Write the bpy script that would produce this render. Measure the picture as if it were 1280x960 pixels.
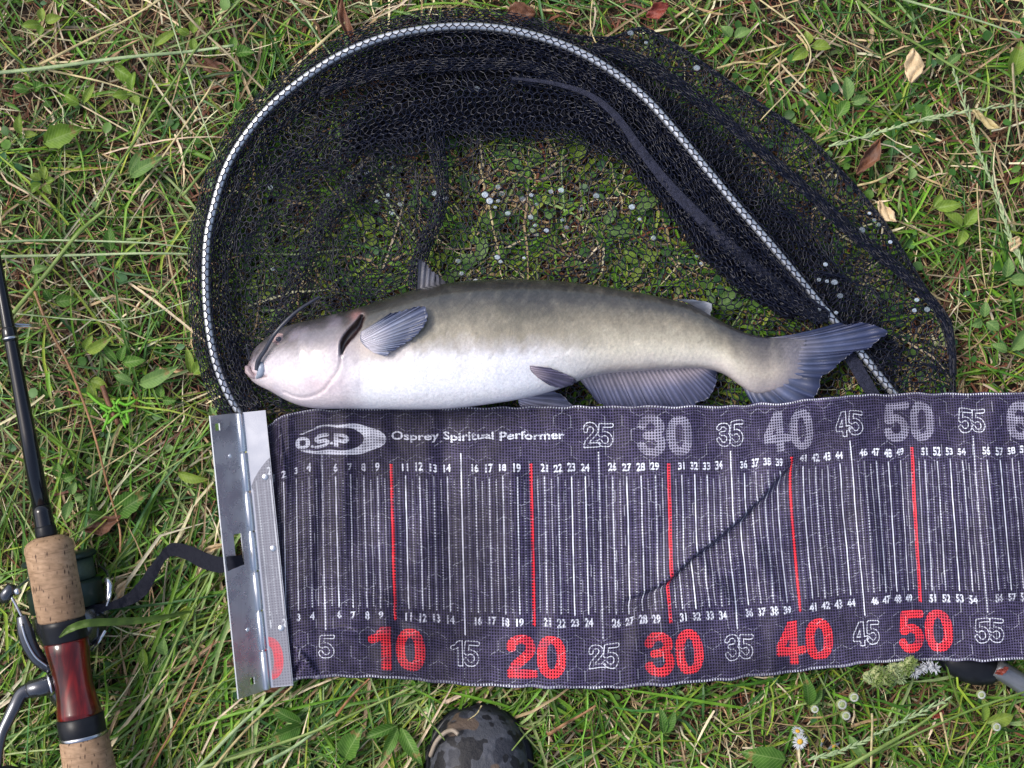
import bpy, math, random
import numpy as np

for o in list(bpy.data.objects):
    bpy.data.objects.remove(o)
SC = bpy.context.scene
COL = SC.collection
rng = np.random.default_rng(11)
random.seed(11)

# ------------------------------------------------------------------ camera, sky, sun, exposure
CAMZ = 1.08                      # metres above the soil, looking straight down
K = 0.744 / 1280 / 1.05          # metres per photo pixel per metre of distance
cam = bpy.data.cameras.new('camera')
cam.lens = 36 * 1.05 / 0.744
cam.sensor_width = 36
cam.clip_start = 0.02
cam.clip_end = 100
camo = bpy.data.objects.new('camera', cam)
camo.location = (0, 0, CAMZ)
COL.objects.link(camo)
SC.camera = camo

SUN_EL, SUN_AZ = math.radians(52), math.radians(-72)   # azimuth measured from +Y (top of the picture) towards +X
w = bpy.data.worlds.new('World')
SC.world = w
w.use_nodes = True
wn = w.node_tree
bgn = wn.nodes['Background']
sky = wn.nodes.new('ShaderNodeTexSky')
sky.sky_type = 'NISHITA'
sky.sun_disc = False
sky.sun_elevation = SUN_EL
sky.sun_rotation = SUN_AZ
sky.dust_density = 4.0
hs = wn.nodes.new('ShaderNodeHueSaturation')
hs.inputs['Saturation'].default_value = 0.85
wn.links.new(sky.outputs[0], hs.inputs['Color'])
wn.links.new(hs.outputs[0], bgn.inputs['Color'])
bgn.inputs['Strength'].default_value = 0.15
sl = bpy.data.lights.new('sun', 'SUN')
sl.energy = 1.5
sl.angle = math.radians(20)
sl.color = (1.0, 0.97, 0.92)
slo = bpy.data.objects.new('sun', sl)
slo.rotation_euler = (math.pi / 2 - SUN_EL, 0, math.pi - SUN_AZ)
COL.objects.link(slo)
SC.view_settings.view_transform = 'Standard'
SC.view_settings.look = 'None'
SC.view_settings.gamma = 1.0
SC.view_settings.exposure = 0.58
SC.render.resolution_x, SC.render.resolution_y = 1024, 768

# ------------------------------------------------------------------ helpers
def P(x, y, z=0.03):
    s = (CAMZ - z) * K
    return ((x - 640) * s, (480 - y) * s, z)

def PA(xy, z):
    xy = np.asarray(xy, float)
    z = np.broadcast_to(np.asarray(z, float), xy.shape[:1])
    s = (CAMZ - z) * K
    return np.stack([(xy[:, 0] - 640) * s, (480 - xy[:, 1]) * s, z], 1)

def UNP(V):
    s = (CAMZ - V[:, 2]) * K
    return V[:, 0] / s + 640, 480 - V[:, 1] / s

def lin(r, g, b):
    f = lambda c: (c / 255) / 12.92 if c <= 10 else ((c / 255 + 0.055) / 1.055) ** 2.4
    return (f(r), f(g), f(b))

def slin(c):
    c = np.asarray(c, float) / 255
    return np.where(c <= 0.04045, c / 12.92, ((c + 0.055) / 1.055) ** 2.4)

def cr(pts, n=12):
    """Catmull-Rom through the points (any dimension), n samples per span."""
    p = np.asarray(pts, float)
    p = np.vstack([2 * p[0] - p[1], p, 2 * p[-1] - p[-2]])
    out = []
    for i in range(1, len(p) - 2):
        t = np.linspace(0, 1, n, endpoint=False)[:, None]
        a, b, c, d = p[i - 1], p[i], p[i + 1], p[i + 2]
        out.append(0.5 * ((2 * b) + (c - a) * t + (2 * a - 5 * b + 4 * c - d) * t ** 2 + (3 * b - a - 3 * c + d) * t ** 3))
    out.append(p[-2][None])
    return np.vstack(out)

def resample(p, n):
    p = np.asarray(p, float)
    d = np.r_[0, np.cumsum(np.linalg.norm(np.diff(p[:, :2], axis=0), axis=1))]
    t = np.linspace(0, d[-1], n)
    return np.stack([np.interp(t, d, p[:, k]) for k in range(p.shape[1])], 1)

def plen(p):
    return np.linalg.norm(np.diff(np.asarray(p)[:, :2], axis=0), axis=1).sum()

def snoise(x, y, seed, freq=1.0, octs=3):
    """cheap smooth noise in about -1..1 from rotated sines"""
    r = np.random.default_rng(seed)
    out = 0
    amp = 1.0
    tot = 0
    for o in range(octs):
        for k in range(4):
            a = r.uniform(0, 2 * math.pi)
            f = freq * (2 ** o) * r.uniform(0.7, 1.4)
            out = out + amp * np.sin((x * math.cos(a) + y * math.sin(a)) * f * 2 * math.pi + r.uniform(0, 6.28))
        tot += amp * 2
        amp *= 0.55
    return out / tot

def inpoly(x, y, poly):
    poly = np.asarray(poly, float)
    ins = np.zeros(np.shape(x), bool)
    j = len(poly) - 1
    for i in range(len(poly)):
        xi, yi = poly[i]
        xj, yj = poly[j]
        if yi != yj:
            c = ((yi > y) != (yj > y)) & (x < (xj - xi) * (y - yi) / (yj - yi) + xi)
            ins ^= c
        j = i
    return ins

def mesh_data(name, V, F, col=None, uv=None, smooth=True):
    V = np.asarray(V, np.float32)
    me = bpy.data.meshes.new(name)
    if isinstance(F, np.ndarray):
        k = F.shape[1]
        n = len(F)
        me.vertices.add(len(V))
        me.vertices.foreach_set('co', V.ravel())
        me.loops.add(n * k)
        me.loops.foreach_set('vertex_index', F.astype(np.int32).ravel())
        me.polygons.add(n)
        me.polygons.foreach_set('loop_start', np.arange(0, n * k, k, dtype=np.int32))
        me.polygons.foreach_set('loop_total', np.full(n, k, np.int32))
        me.polygons.foreach_set('use_smooth', np.full(n, smooth))
        me.update(calc_edges=True)
        me.validate()
    else:
        me.from_pydata([tuple(map(float, v)) for v in V], [], [tuple(int(i) for i in f) for f in F])
        me.polygons.foreach_set('use_smooth', np.full(len(me.polygons), smooth))
        me.update()
    if col is not None:
        a = me.color_attributes.new('Col', 'FLOAT_COLOR', 'POINT')
        c = np.ones((len(V), 4), np.float32)
        c[:, :3] = col
        a.data.foreach_set('color', c.ravel())
    if uv is not None:
        l = me.uv_layers.new(name='UVMap')
        li = np.zeros(len(me.loops), np.int32)
        me.loops.foreach_get('vertex_index', li)
        l.data.foreach_set('uv', np.asarray(uv, np.float32)[li].ravel())
    return me

def tag(o, label=None, cat=None, group=None, kind=None):
    if label: o['label'] = label
    if cat: o['category'] = cat
    if group: o['group'] = group
    if kind: o['kind'] = kind
    return o

def obj(name, me, mat, parent=None):
    if isinstance(me, tuple):
        me = mesh_data(name, *me)
    o = bpy.data.objects.new(name, me)
    if mat is not None and not me.materials:
        me.materials.append(mat)
    COL.objects.link(o)
    if parent is not None:
        o.parent = parent
        o.matrix_parent_inverse = parent.matrix_basis.inverted()
    return o

def empty(name, loc, label=None, cat=None, group=None):
    o = bpy.data.objects.new(name, None)
    o.empty_display_size = 0.02
    o.location = loc
    COL.objects.link(o)
    return tag(o, label, cat, group)

def join(parts):
    V, F, n = [], [], 0
    for v, f in parts:
        V.append(np.asarray(v, float))
        F += [tuple(int(i) + n for i in q) for q in f]
        n += len(v)
    return np.vstack(V), F

def grid_faces(nu, nv, wrap_v=False):
    i = np.arange(nu - 1)[:, None]
    j = np.arange(nv if wrap_v else nv - 1)[None, :]
    a = i * nv + j
    b = i * nv + (j + 1) % nv
    return np.stack([a, b, b + nv, a + nv], -1).reshape(-1, 4)

def sweep(path, rad, seg=10, flat=1.0, caps=True, up=(0, 0, 1)):
    """tube along 3-D points with a radius per point"""
    p = np.asarray(path, float)
    rad = np.broadcast_to(np.asarray(rad, float), (len(p),))
    d = np.gradient(p, axis=0)
    d /= np.linalg.norm(d, axis=1)[:, None] + 1e-12
    s = np.cross(d, np.asarray(up, float))
    s /= np.linalg.norm(s, axis=1)[:, None] + 1e-12
    n = np.cross(s, d)
    a = np.linspace(0, 2 * math.pi, seg, endpoint=False)
    V = p[:, None, :] + rad[:, None, None] * (np.cos(a)[None, :, None] * s[:, None, :] + flat * np.sin(a)[None, :, None] * n[:, None, :])
    V = V.reshape(-1, 3)
    F = [tuple(q[::-1]) for q in grid_faces(len(p), seg, True)]
    if caps:
        F.append(tuple(range(seg)))
        F.append(tuple(range((len(p) - 1) * seg, len(p) * seg))[::-1])
    return V, F

def ball(c, r, nu=10, nv=14, sc=(1, 1, 1)):
    th = np.linspace(0.001, math.pi - 0.001, nu)
    ph = np.linspace(0, 2 * math.pi, nv, endpoint=False)
    V = np.stack([np.sin(th)[:, None] * np.cos(ph), np.sin(th)[:, None] * np.sin(ph), np.repeat(np.cos(th)[:, None], nv, 1)], -1).reshape(-1, 3)
    V = V * r * np.asarray(sc) + np.asarray(c)
    return V, [tuple(q) for q in grid_faces(nu, nv, True)]

# ------------------------------------------------------------------ materials
class NT:
    def __init__(s, name):
        s.m = bpy.data.materials.new(name)
        s.m.use_nodes = True
        s.t = s.m.node_tree
        s.b = s.t.nodes['Principled BSDF']
        s.out = s.t.nodes['Material Output']
    def n(s, typ, **kw):
        nd = s.t.nodes.new(typ)
        for k, v in kw.items():
            if k in nd.inputs: nd.inputs[k].default_value = v
            else: setattr(nd, k, v)
        return nd
    def l(s, a, b): s.t.links.new(a, b)
    def noise(s, scale, detail=4, rough=0.55, coord='Object'):
        tc = s.n('ShaderNodeTexCoord')
        nz = s.n('ShaderNodeTexNoise')
        nz.inputs['Scale'].default_value = scale
        nz.inputs['Detail'].default_value = detail
        nz.inputs['Roughness'].default_value = rough
        s.l(tc.outputs[coord], nz.inputs['Vector'])
        return nz.outputs['Fac']
    def ramp(s, fac, stops):
        r = s.n('ShaderNodeValToRGB')
        e = r.color_ramp.elements
        while len(e) < len(stops): e.new(0.5)
        for q, (p, c) in zip(e, stops):
            q.position = p
            q.color = (*c, 1) if len(c) == 3 else c
        s.l(fac, r.inputs[0])
        return r.outputs[0]
    def math(s, op, a, b=None, c=None):
        m = s.n('ShaderNodeMath', operation=op)
        for i, x in enumerate((a, b, c)):
            if x is None: continue
            if isinstance(x, (int, float)): m.inputs[i].default_value = x
            else: s.l(x, m.inputs[i])
        return m.outputs[0]
    def mix(s, fac, a, b, mode='MIX'):
        m = s.n('ShaderNodeMix', data_type='RGBA', blend_type=mode)
        for idx, x in ((0, fac), (6, a), (7, b)):
            if isinstance(x, (int, float)): m.inputs[idx].default_value = x
            elif isinstance(x, tuple): m.inputs[idx].default_value = (*x, 1)
            else: s.l(x, m.inputs[idx])
        return m.outputs[2]
    def bump(s, h, strength, dist):
        b = s.n('ShaderNodeBump')
        b.inputs['Strength'].default_value = strength
        b.inputs['Distance'].default_value = dist
        s.l(h, b.inputs['Height'])
        s.l(b.outputs[0], s.b.inputs['Normal'])

def simple(name, c1, c2=None, rough=0.5, metal=0.0, scale=60, bump=0.0, coat=0.0, spec=0.5):
    t = NT(name)
    c2 = c2 or c1
    f = t.noise(scale)
    t.l(t.ramp(f, [(0.3, c1), (0.7, c2)]), t.b.inputs['Base Color'])
    t.b.inputs['Roughness'].default_value = rough
    t.b.inputs['Metallic'].default_value = metal
    t.b.inputs['Coat Weight'].default_value = coat
    t.b.inputs['Specular IOR Level'].default_value = spec
    if bump: t.bump(t.noise(scale * 3), bump, 0.001)
    return t.m

def foliage(name, attr=True, c1=None, c2=None, rough=0.45, trans=0.25, spec=0.35):
    t = NT(name)
    if attr:
        a = t.n('ShaderNodeAttribute', attribute_name='Col')
        nz = t.noise(160, 3)
        col = t.mix(1.0, a.outputs['Color'], t.ramp(nz, [(0.3, (0.72, 0.72, 0.72)), (0.7, (1.15, 1.15, 1.1))]), 'MULTIPLY')
    else:
        oi = t.n('ShaderNodeObjectInfo')
        base = t.mix(oi.outputs['Random'], c1, c2)
        nz = t.noise(110, 4)
        col = t.mix(1.0, base, t.ramp(nz, [(0.3, (0.68, 0.7, 0.66)), (0.72, (1.2, 1.18, 1.1))]), 'MULTIPLY')
    t.l(col, t.b.inputs['Base Color'])
    t.b.inputs['Roughness'].default_value = rough
    t.b.inputs['Specular IOR Level'].default_value = spec
    tr = t.n('ShaderNodeBsdfTranslucent')
    t.l(col, tr.inputs['Color'])
    mx = t.n('ShaderNodeMixShader')
    mx.inputs[0].default_value = trans
    t.l(t.b.outputs[0], mx.inputs[1])
    t.l(tr.outputs[0], mx.inputs[2])
    t.l(mx.outputs[0], t.out.inputs['Surface'])
    return t.m

M_GRASS = foliage('grass_blades')
M_STRAW = foliage('dry_straw', rough=0.6, trans=0.12)
M_LEAF = foliage('weed_leaf', attr=False, c1=(0.055, 0.14, 0.025), c2=(0.13, 0.25, 0.05), trans=0.35, spec=.2)
M_LIME = foliage('lime_sprig', attr=False, c1=(0.16, 0.5, 0.03), c2=(0.24, 0.58, 0.05), trans=0.4)
M_STEM_G = foliage('green_stem', attr=False, c1=(0.13, 0.21, 0.045), c2=(0.2, 0.28, 0.08), trans=0.1)
M_STEM_P = foliage('pale_blade', attr=False, c1=(0.3, 0.42, 0.22), c2=(0.38, 0.46, 0.26), trans=0.2)
M_STEM_Y = foliage('straw_stalk', attr=False, c1=(0.42, 0.34, 0.17), c2=(0.52, 0.44, 0.25), trans=0.1)
M_STEM_R = foliage('reddish_stalk', attr=False, c1=(0.26, 0.12, 0.06), c2=(0.33, 0.18, 0.09), trans=0.08)
M_STEM_B = foliage('grey_brown_stalk', attr=False, c1=(0.26, 0.21, 0.13), c2=(0.32, 0.27, 0.17), trans=0.08)
M_DEAD = simple('dead_leaf_brown', (0.07, 0.026, 0.013), (0.18, 0.075, 0.036), 0.6, scale=90, bump=0.5)
M_DEADT = simple('dead_leaf_tan', (0.42, 0.3, 0.16), (0.6, 0.46, 0.28), 0.6, scale=90, bump=0.5)
M_DEADR = simple('dead_leaf_red', (0.13, 0.02, 0.015), (0.22, 0.04, 0.02), 0.6, scale=90, bump=0.5)

# ------------------------------------------------------------------ outlines taken from the photograph (1280 x 960 pixels)
HOOP = cr([(303, 522, .026), (284, 490, .029), (269, 450, .032), (260, 400, .034), (257, 350, .035), (259, 300, .035), (267, 260, .035),
           (281, 215, .035), (301, 178, .036), (332, 139, .037), (372, 104, .037), (420, 72, .037), (470, 50, .037), (520, 38, .037),
           (570, 33, .036), (620, 35, .036), (670, 45, .036), (720, 63, .036), (768, 91, .036), (808, 124, .036), (845, 165, .036),
           (882, 210, .035), (921, 257, .034), (961, 303, .033), (1000, 350, .030), (1038, 396, .027), (1077, 442, .024), (1117, 492, .021)], 10)
OUTER = cr([(640, 26), (700, 40), (760, 46), (803, 34), (850, 58), (900, 92), (950, 128), (1005, 165), (1052, 212), (1100, 268),
            (1140, 330), (1172, 385), (1190, 430), (1196, 500)], 10)
LBOUND = cr([(318, 330), (368, 262), (430, 214), (500, 196), (570, 188), (640, 180), (710, 184), (775, 205), (830, 255), (880, 318), (930, 366), (985, 392), (1030, 404)], 10)
hx = HOOP[:, :2]
NETPOLY = np.vstack([hx[:140], [(640, 28)], OUTER, [(1196, 520), (303, 525)]])
NETPOLY = np.vstack([hx[hx[:, 0] < 640], OUTER, [(1196, 520), (303, 525)]])
MATPOLY = [(262, 516), (330, 512), (600, 508), (960, 507), (1060, 493), (1300, 489), (1300, 822), (1120, 827), (940, 848), (780, 861), (660, 861),
           (500, 850), (440, 846), (368, 852), (310, 870)]
FISHPOLY = [(310, 465), (345, 413), (440, 388), (560, 356), (680, 352), (850, 378), (940, 424), (1108, 412), (1010, 505), (380, 510)]
BOOTPOLY = [(530, 1200), (528, 960), (545, 915), (570, 888), (605, 880), (640, 893), (662, 940), (668, 1200)]

# ================================================================== THE GROUND
gx = np.linspace(-0.62, 0.62, 190)
gy = np.linspace(-0.5, 0.5, 150)
X, Y = np.meshgrid(gx, gy, indexing='ij')
Z = -0.002 + 0.0035 * snoise(X, Y, 3, 7, 4)
edge = np.minimum(np.minimum(X + 0.62, 0.62 - X), np.minimum(Y + 0.5, 0.5 - Y)) / 0.1
V = np.stack([X.ravel(), Y.ravel(), Z.ravel()], 1)
F = [tuple(q[::-1]) for q in grid_faces(190, 150)]
nb = len(V)
V = np.vstack([V, [(-30, -30, -0.003), (30, -30, -0.003), (30, 30, -0.003), (-30, 30, -0.003)]])
# skirt from the fine patch to the far corners
i00, i10, i11, i01 = 0, 189 * 150, 189 * 150 + 149, 149
F += [tuple([nb, nb + 1] + [i * 150 for i in range(189, -1, -1)]),
      tuple([nb + 1, nb + 2] + [189 * 150 + j for j in range(149, -1, -1)]),
      tuple([nb + 2, nb + 3] + [i * 150 + 149 for i in range(190)]),
      tuple([nb + 3, nb] + [j for j in range(150)])]
t = NT('soil')
f1 = t.noise(45, 8, 0.7)
f2 = t.noise(400, 6, 0.7)
c = t.ramp(f1, [(0.3, (0.010, 0.007, 0.005)), (0.5, (0.025, 0.017, 0.011)), (0.7, (0.055, 0.034, 0.02))])
c = t.mix(1.0, c, t.ramp(f2, [(0.3, (0.6, 0.6, 0.6)), (0.7, (1.5, 1.4, 1.2))]), 'MULTIPLY')
t.l(c, t.b.inputs['Base Color'])
t.b.inputs['Roughness'].default_value = 0.9
t.bump(f2, 0.8, 0.002)
tag(obj('ground', (V, F), t.m), 'dark brown soil between the grass', None, None, 'structure')

def zcap(px, py):
    """how high plants may stand: pressed flat below the mat, the net, the fish and the boot"""
    z = np.full(px.shape, 0.05)
    z[inpoly(px, py, NETPOLY)] = 0.017
    z[inpoly(px, py, FISHPOLY)] = 0.010
    z[inpoly(px, py, MATPOLY)] = 0.014
    z[inpoly(px, py, BOOTPOLY)] = 0.004
    d = np.full(px.shape, 1e9)
    return z

def blades(n, box, ln, wd, el, bend, zb, palette, pw, head=None, hspread=math.pi, nseg=4, seed=0, cap=True, crease=0.35, dens=None, droop=1.3, wj=0.35, place=None):
    r = np.random.default_rng(seed)
    x = r.uniform(box[0], box[1], n)
    y = r.uniform(box[2], box[3], n)
    if place is not None:
        x, y = place(n)
    if dens is not None:
        k = r.uniform(0, 1, n) < dens(x, y)
        x, y = x[k], y[k]
    px0, py0 = x / (CAMZ * K) + 640, 480 - y / (CAMZ * K)
    # nothing grows where the mat or boot hide it completely
    deep = inpoly(px0, py0, [(420, 580), (1240, 570), (1240, 760), (900, 780), (420, 780)])
    x, y = x[~deep], y[~deep]
    n = len(x)
    h = (r.uniform(-math.pi, math.pi, n) if head is None else head + r.normal(0, hspread, n))
    L = r.uniform(ln[0], ln[1], n) * r.uniform(0.6, 1.0, n)
    W = r.uniform(wd[0], wd[1], n)
    e0 = r.uniform(el[0], el[1], n)
    bd = r.normal(0, bend, n)
    z = r.uniform(zb[0], zb[1], n)
    roll = r.normal(0, 0.6, n)
    ring = nseg + 1
    C = np.zeros((n, ring, 3))
    C[:, 0] = np.stack([x, y, z], 1)
    hh = h.copy()
    kink = r.integers(1, nseg, n)
    for s in range(1, ring):
        tt = s / nseg
        e = e0 * (1 - droop * tt)
        hh = hh + bd / nseg + np.where(kink == s, r.normal(0, wj, n), 0)
        st = L / nseg
        C[:, s] = C[:, s - 1] + np.stack([np.cos(hh) * np.cos(e) * st, np.sin(hh) * np.cos(e) * st, np.sin(e) * st], 1)
    C[:, :, 2] = np.maximum(C[:, :, 2], 0.0008)
    tt = np.linspace(0, 1, ring)
    prof = np.sin(np.clip(0.25 + tt * 0.75, 0, 1) * math.pi) ** 0.6
    prof = prof / prof.max()
    prof[-1] = 0.08
    perp = np.stack([-np.sin(h) * np.cos(roll), np.cos(h) * np.cos(roll), np.sin(roll)], 1)
    off = perp[:, None, :] * (W[:, None] * 0.5 * prof[None, :])[..., None]
    if crease:
        mid = C.copy()
        mid[:, :, 2] -= (W[:, None] * crease * prof[None, :])
        VV = np.stack([C - off, mid, C + off], 2)
        kk = 3
    else:
        VV = np.stack([C - off, C + off], 2)
        kk = 2
    VV = VV.reshape(-1, 3)
    VV[:, 2] = np.maximum(VV[:, 2], 0.0006)
    if cap:
        px, py = UNP(VV)
        zc = zcap(px, py)
        VV[:, 2] = zc * (1 - np.exp(-VV[:, 2] / zc))
    base = np.arange(n)[:, None, None] * (ring * kk)
    si = np.arange(nseg)[None, :, None] * kk
    ci = np.arange(kk - 1)[None, None, :]
    a = base + si + ci
    Fq = np.stack([a, a + 1, a + kk + 1, a + kk], -1).reshape(-1, 4)
    pal = np.asarray(palette)
    idx = r.choice(len(pal), n, p=np.asarray(pw) / np.sum(pw))
    c0 = pal[idx] * r.uniform(0.65, 1.3, (n, 1)) * r.uniform(0.92, 1.08, (n, 3))
    cc = np.repeat(c0, ring * kk, 0)
    # dry tips on some blades
    tipmask = np.tile(np.repeat(np.clip((tt - 0.6) / 0.4, 0, 1), kk), n) * np.repeat((r.uniform(0, 1, n) < 0.35) * 1.0, ring * kk)
    cc = cc * (1 - tipmask[:, None]) + np.array([0.33, 0.26, 0.12]) * tipmask[:, None]
    return VV, Fq, cc

def tufts(nt, nbl, box, ln, wd, el, palette, pw, seed):
    r = np.random.default_rng(seed)
    cxs = r.uniform(box[0], box[1], nt); cys = r.uniform(box[2], box[3], nt)
    def place(n):
        k = r.integers(0, nt, n)
        return cxs[k] + r.normal(0, .0022, n), cys[k] + r.normal(0, .0022, n)
    return blades(nt * nbl, box, ln, wd, el, .35, (0.001, .006), palette, pw, nseg=6, seed=seed, place=place)

def merge(lst):
    V = np.vstack([a[0] for a in lst])
    C = np.vstack([a[2] for a in lst])
    F = []
    n = 0
    for a in lst:
        F.append(a[1] + n)
        n += len(a[0])
    return V, np.vstack(F), C

G = dict(deep=(0.025, 0.08, 0.008), mid=(0.06, 0.17, 0.014), light=(0.14, 0.3, 0.024), yel=(0.25, 0.34, 0.035), blue=(0.06, 0.17, 0.045), pale=(0.29, 0.41, 0.15))
S = dict(tan=(0.44, 0.32, 0.18), pale=(0.68, 0.6, 0.4), brown=(0.15, 0.07, 0.035), red=(0.2, 0.07, 0.04), grey=(0.2, 0.17, 0.12), dark=(0.05, 0.03, 0.018))
FULL = (-0.56, 0.56, -0.44, 0.44)

straw = merge([
    blades(24000, FULL, (0.006, 0.03), (0.0004, 0.0010), (-0.1, 0.5), 0.9, (0.002, 0.013), [S['brown'], S['red'], S['tan'], S['pale'], S['grey']], [3, 3, 4, 2, 2], seed=12, crease=0, nseg=2, wj=.8),
    blades(26000, FULL, (0.012, 0.045), (0.0006, 0.0018), (-0.1, 0.35), 0.5, (0.0005, 0.006), [S['brown'], S['red'], S['dark'], S['tan'], S['grey']], [5, 3, 3, 3, 2], seed=1, crease=0, nseg=3),
    blades(15000, FULL, (0.015, 0.06), (0.0006, 0.0020), (0.0, 0.4), 0.6, (0.004, 0.014), [S['tan'], S['pale'], S['brown'], S['red'], S['grey']], [5, 3, 3, 2, 2], seed=2, crease=0, nseg=4,
           dens=lambda x, y: np.clip(0.62 + 0.45 * snoise(x, y, 21, 4, 2) + 0.3 * y, 0.12, 1)),
])
tag(obj('dry_straw', mesh_data('dry_straw', *straw[:2], col=straw[2]), M_STRAW), 'dry brown and straw coloured thatch lying between the green grass', 'dry grass', None, 'stuff')

gd = lambda x, y: np.clip(0.62 - 0.5 * snoise(x, y, 21, 4, 2) - 0.25 * y, 0.18, 1)
green = merge([
    blades(34000, FULL, (0.006, 0.024), (0.0005, 0.0013), (0.0, 0.9), 0.8, (0.001, 0.012), [G['deep'], G['mid'], G['light'], G['blue'], G['yel'], S['tan']], [4, 5, 3, 2, 1, 2], seed=14, nseg=2, dens=gd, wj=.6),
    blades(15000, FULL, (0.012, 0.04), (0.0008, 0.0024), (0.1, 0.9), 0.5, (0.001, 0.008), [G['deep'], G['mid'], G['light'], G['blue'], G['yel']], [3, 5, 3, 2, 1], seed=4, nseg=3, dens=gd),
    blades(6500, FULL, (0.03, 0.075), (0.0008, 0.0024), (0.1, 0.7), 0.5, (0.003, 0.012), [G['mid'], G['light'], G['yel'], G['blue'], G['pale'], G['deep']], [4, 5, 2, 2, 1.5, 2], seed=5, nseg=5, dens=gd),
])
tag(obj('grass', mesh_data('grass', *green[:2], col=green[2]), M_GRASS), 'short green lawn grass all around the net and mat', 'grass', None, 'stuff')

long_ = merge([
    tufts(330, 14, FULL, (0.03, 0.07), (0.0010, 0.0026), (.5, 1.25), [G['mid'], G['light'], G['blue'], G['yel'], G['deep']], [4, 4, 2, 1, 2], 77),
    blades(1250, (-0.42, -0.02, -0.42, -0.13), (0.08, 0.17), (0.0012, 0.0030), (0.1, 0.45), 0.35, (0.004, 0.016), [G['mid'], G['light'], G['yel'], G['pale'], S['tan'], S['pale'], G['blue']], [4, 5, 2, 3, 2, 1.6, 2], head=math.radians(57), hspread=0.45, seed=6, nseg=7),
    blades(900, (-0.1, 0.45, -0.42, -0.17), (0.05, 0.12), (0.0011, 0.0028), (0.2, 0.6), 0.5, (0.003, 0.014), [G['mid'], G['light'], G['yel'], G['pale'], S['tan']], [4, 5, 2, 2, 1], seed=7, nseg=6),
    blades(480, (-0.45, -0.18, -0.2, 0.36), (0.05, 0.14), (0.0009, 0.0023), (0.1, 0.4), 0.5, (0.006, 0.016), [G['mid'], G['light'], G['yel'], G['pale'], S['tan'], S['pale']], [3, 4, 2, 3, 2, 2], seed=8, nseg=6),
    blades(380, (-0.1, 0.5, 0.0, 0.4), (0.05, 0.12), (0.0008, 0.0020), (0.1, 0.4), 0.6, (0.006, 0.016), [G['mid'], G['light'], G['yel'], G['pale'], S['tan'], S['pale']], [3, 3, 2, 3, 3, 2], seed=9, nseg=6),
])
tag(obj('long_grass', mesh_data('long_grass', *long_[:2], col=long_[2]), M_GRASS), 'longer flattened grass blades, thickest below the mat at lower left', 'grass', None, 'stuff')

# small rounded leaves of ground cover
def leaflets(n, box, ln, seed, dens=None):
    r = np.random.default_rng(seed)
    x = r.uniform(box[0], box[1], n); y = r.uniform(box[2], box[3], n)
    if dens is not None:
        k = r.uniform(0, 1, n) < dens(x, y); x, y = x[k], y[k]
    n = len(x)
    L = r.uniform(*ln, n); Wd = L * r.uniform(0.3, 0.5, n)
    a = r.uniform(-math.pi, math.pi, n)
    ex = np.stack([np.cos(a), np.sin(a), r.uniform(-0.2, 0.5, n)], 1)
    ey = np.stack([-np.sin(a), np.cos(a), r.normal(0, 0.3, n)], 1)
    z = r.uniform(0.005, 0.017, n)
    prof = np.array([(0, 0, 0), (.22, .75, .08), (.55, 1, .12), (.85, .55, .06), (1, 0, -.02)])
    rows = []
    for (t_, w_, q_) in prof:
        c_ = np.stack([x, y, z], 1) + ex * (L * t_)[:, None]
        for sgn in (-1, 0, 1):
            v = c_ + ey * (Wd * w_ * sgn)[:, None]
            v[:, 2] += L * q_ - (L * 0.07 if sgn == 0 else 0)
            rows.append(v)
    VV = np.stack(rows, 1).reshape(-1, 3)
    VV[:, 2] = np.maximum(VV[:, 2], 0.001)
    px, py = UNP(VV)
    zc = zcap(px, py)
    VV[:, 2] = zc * (1 - np.exp(-VV[:, 2] / zc))
    fs = []
    for i in range(4):
        for j in range(2):
            fs.append([i * 3 + j, i * 3 + j + 1, i * 3 + j + 4, i * 3 + j + 3])
    F_ = (np.arange(n)[:, None, None] * 15 + np.array(fs)[None]).reshape(-1, 4)
    pal = np.array([(0.04, 0.12, 0.02), (0.065, 0.17, 0.03), (0.1, 0.21, 0.035), (0.05, 0.14, 0.05)])
    c = pal[r.integers(0, 4, n)] * r.uniform(0.75, 1.3, (n, 1))
    return VV, F_, np.repeat(c, 15, 0)

OUT = (-0.95, 0.95, -0.8, 0.8)
od = lambda x, y: np.where((np.abs(x) > .545) | (np.abs(y) > .425), 1.0, 0.0)
lf = merge([
    blades(42000, OUT, (0.02, 0.06), (0.0010, 0.0026), (0.1, 0.8), 0.5, (0.001, 0.012), [G['mid'], G['light'], G['deep'], G['yel'], S['tan'], S['brown']], [4, 4, 3, 1, 3, 3], seed=46, nseg=3, dens=od),
    blades(1300, (-0.2, 0.3, -0.02, 0.2), (0.012, 0.035), (0.0014, 0.0034), (0.1, 0.8), 0.5, (0.006, 0.015), [G['light'], G['yel'], G['mid']], [4, 2, 2], seed=44, nseg=3),
    blades(1600, FULL, (0.012, 0.04), (0.0024, 0.0042), (0.0, 0.6), 0.5, (0.004, 0.013), [G['light'], G['mid'], G['pale'], S['tan']], [3, 3, 1, 1], seed=45, nseg=4),
    leaflets(2200, FULL, (0.004, 0.010), 31, dens=lambda x, y: np.clip(0.45 + 0.6 * snoise(x, y, 33, 5, 2), 0.05, 1)),
    leaflets(900, (-0.2, 0.3, 0.0, 0.22), (0.004, 0.009), 32),
])
tag(obj('ground_cover', mesh_data('ground_cover', *lf[:2], col=lf[2]), M_GRASS), 'tiny rounded green leaves growing among the grass', 'ground cover', None, 'stuff')

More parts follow.
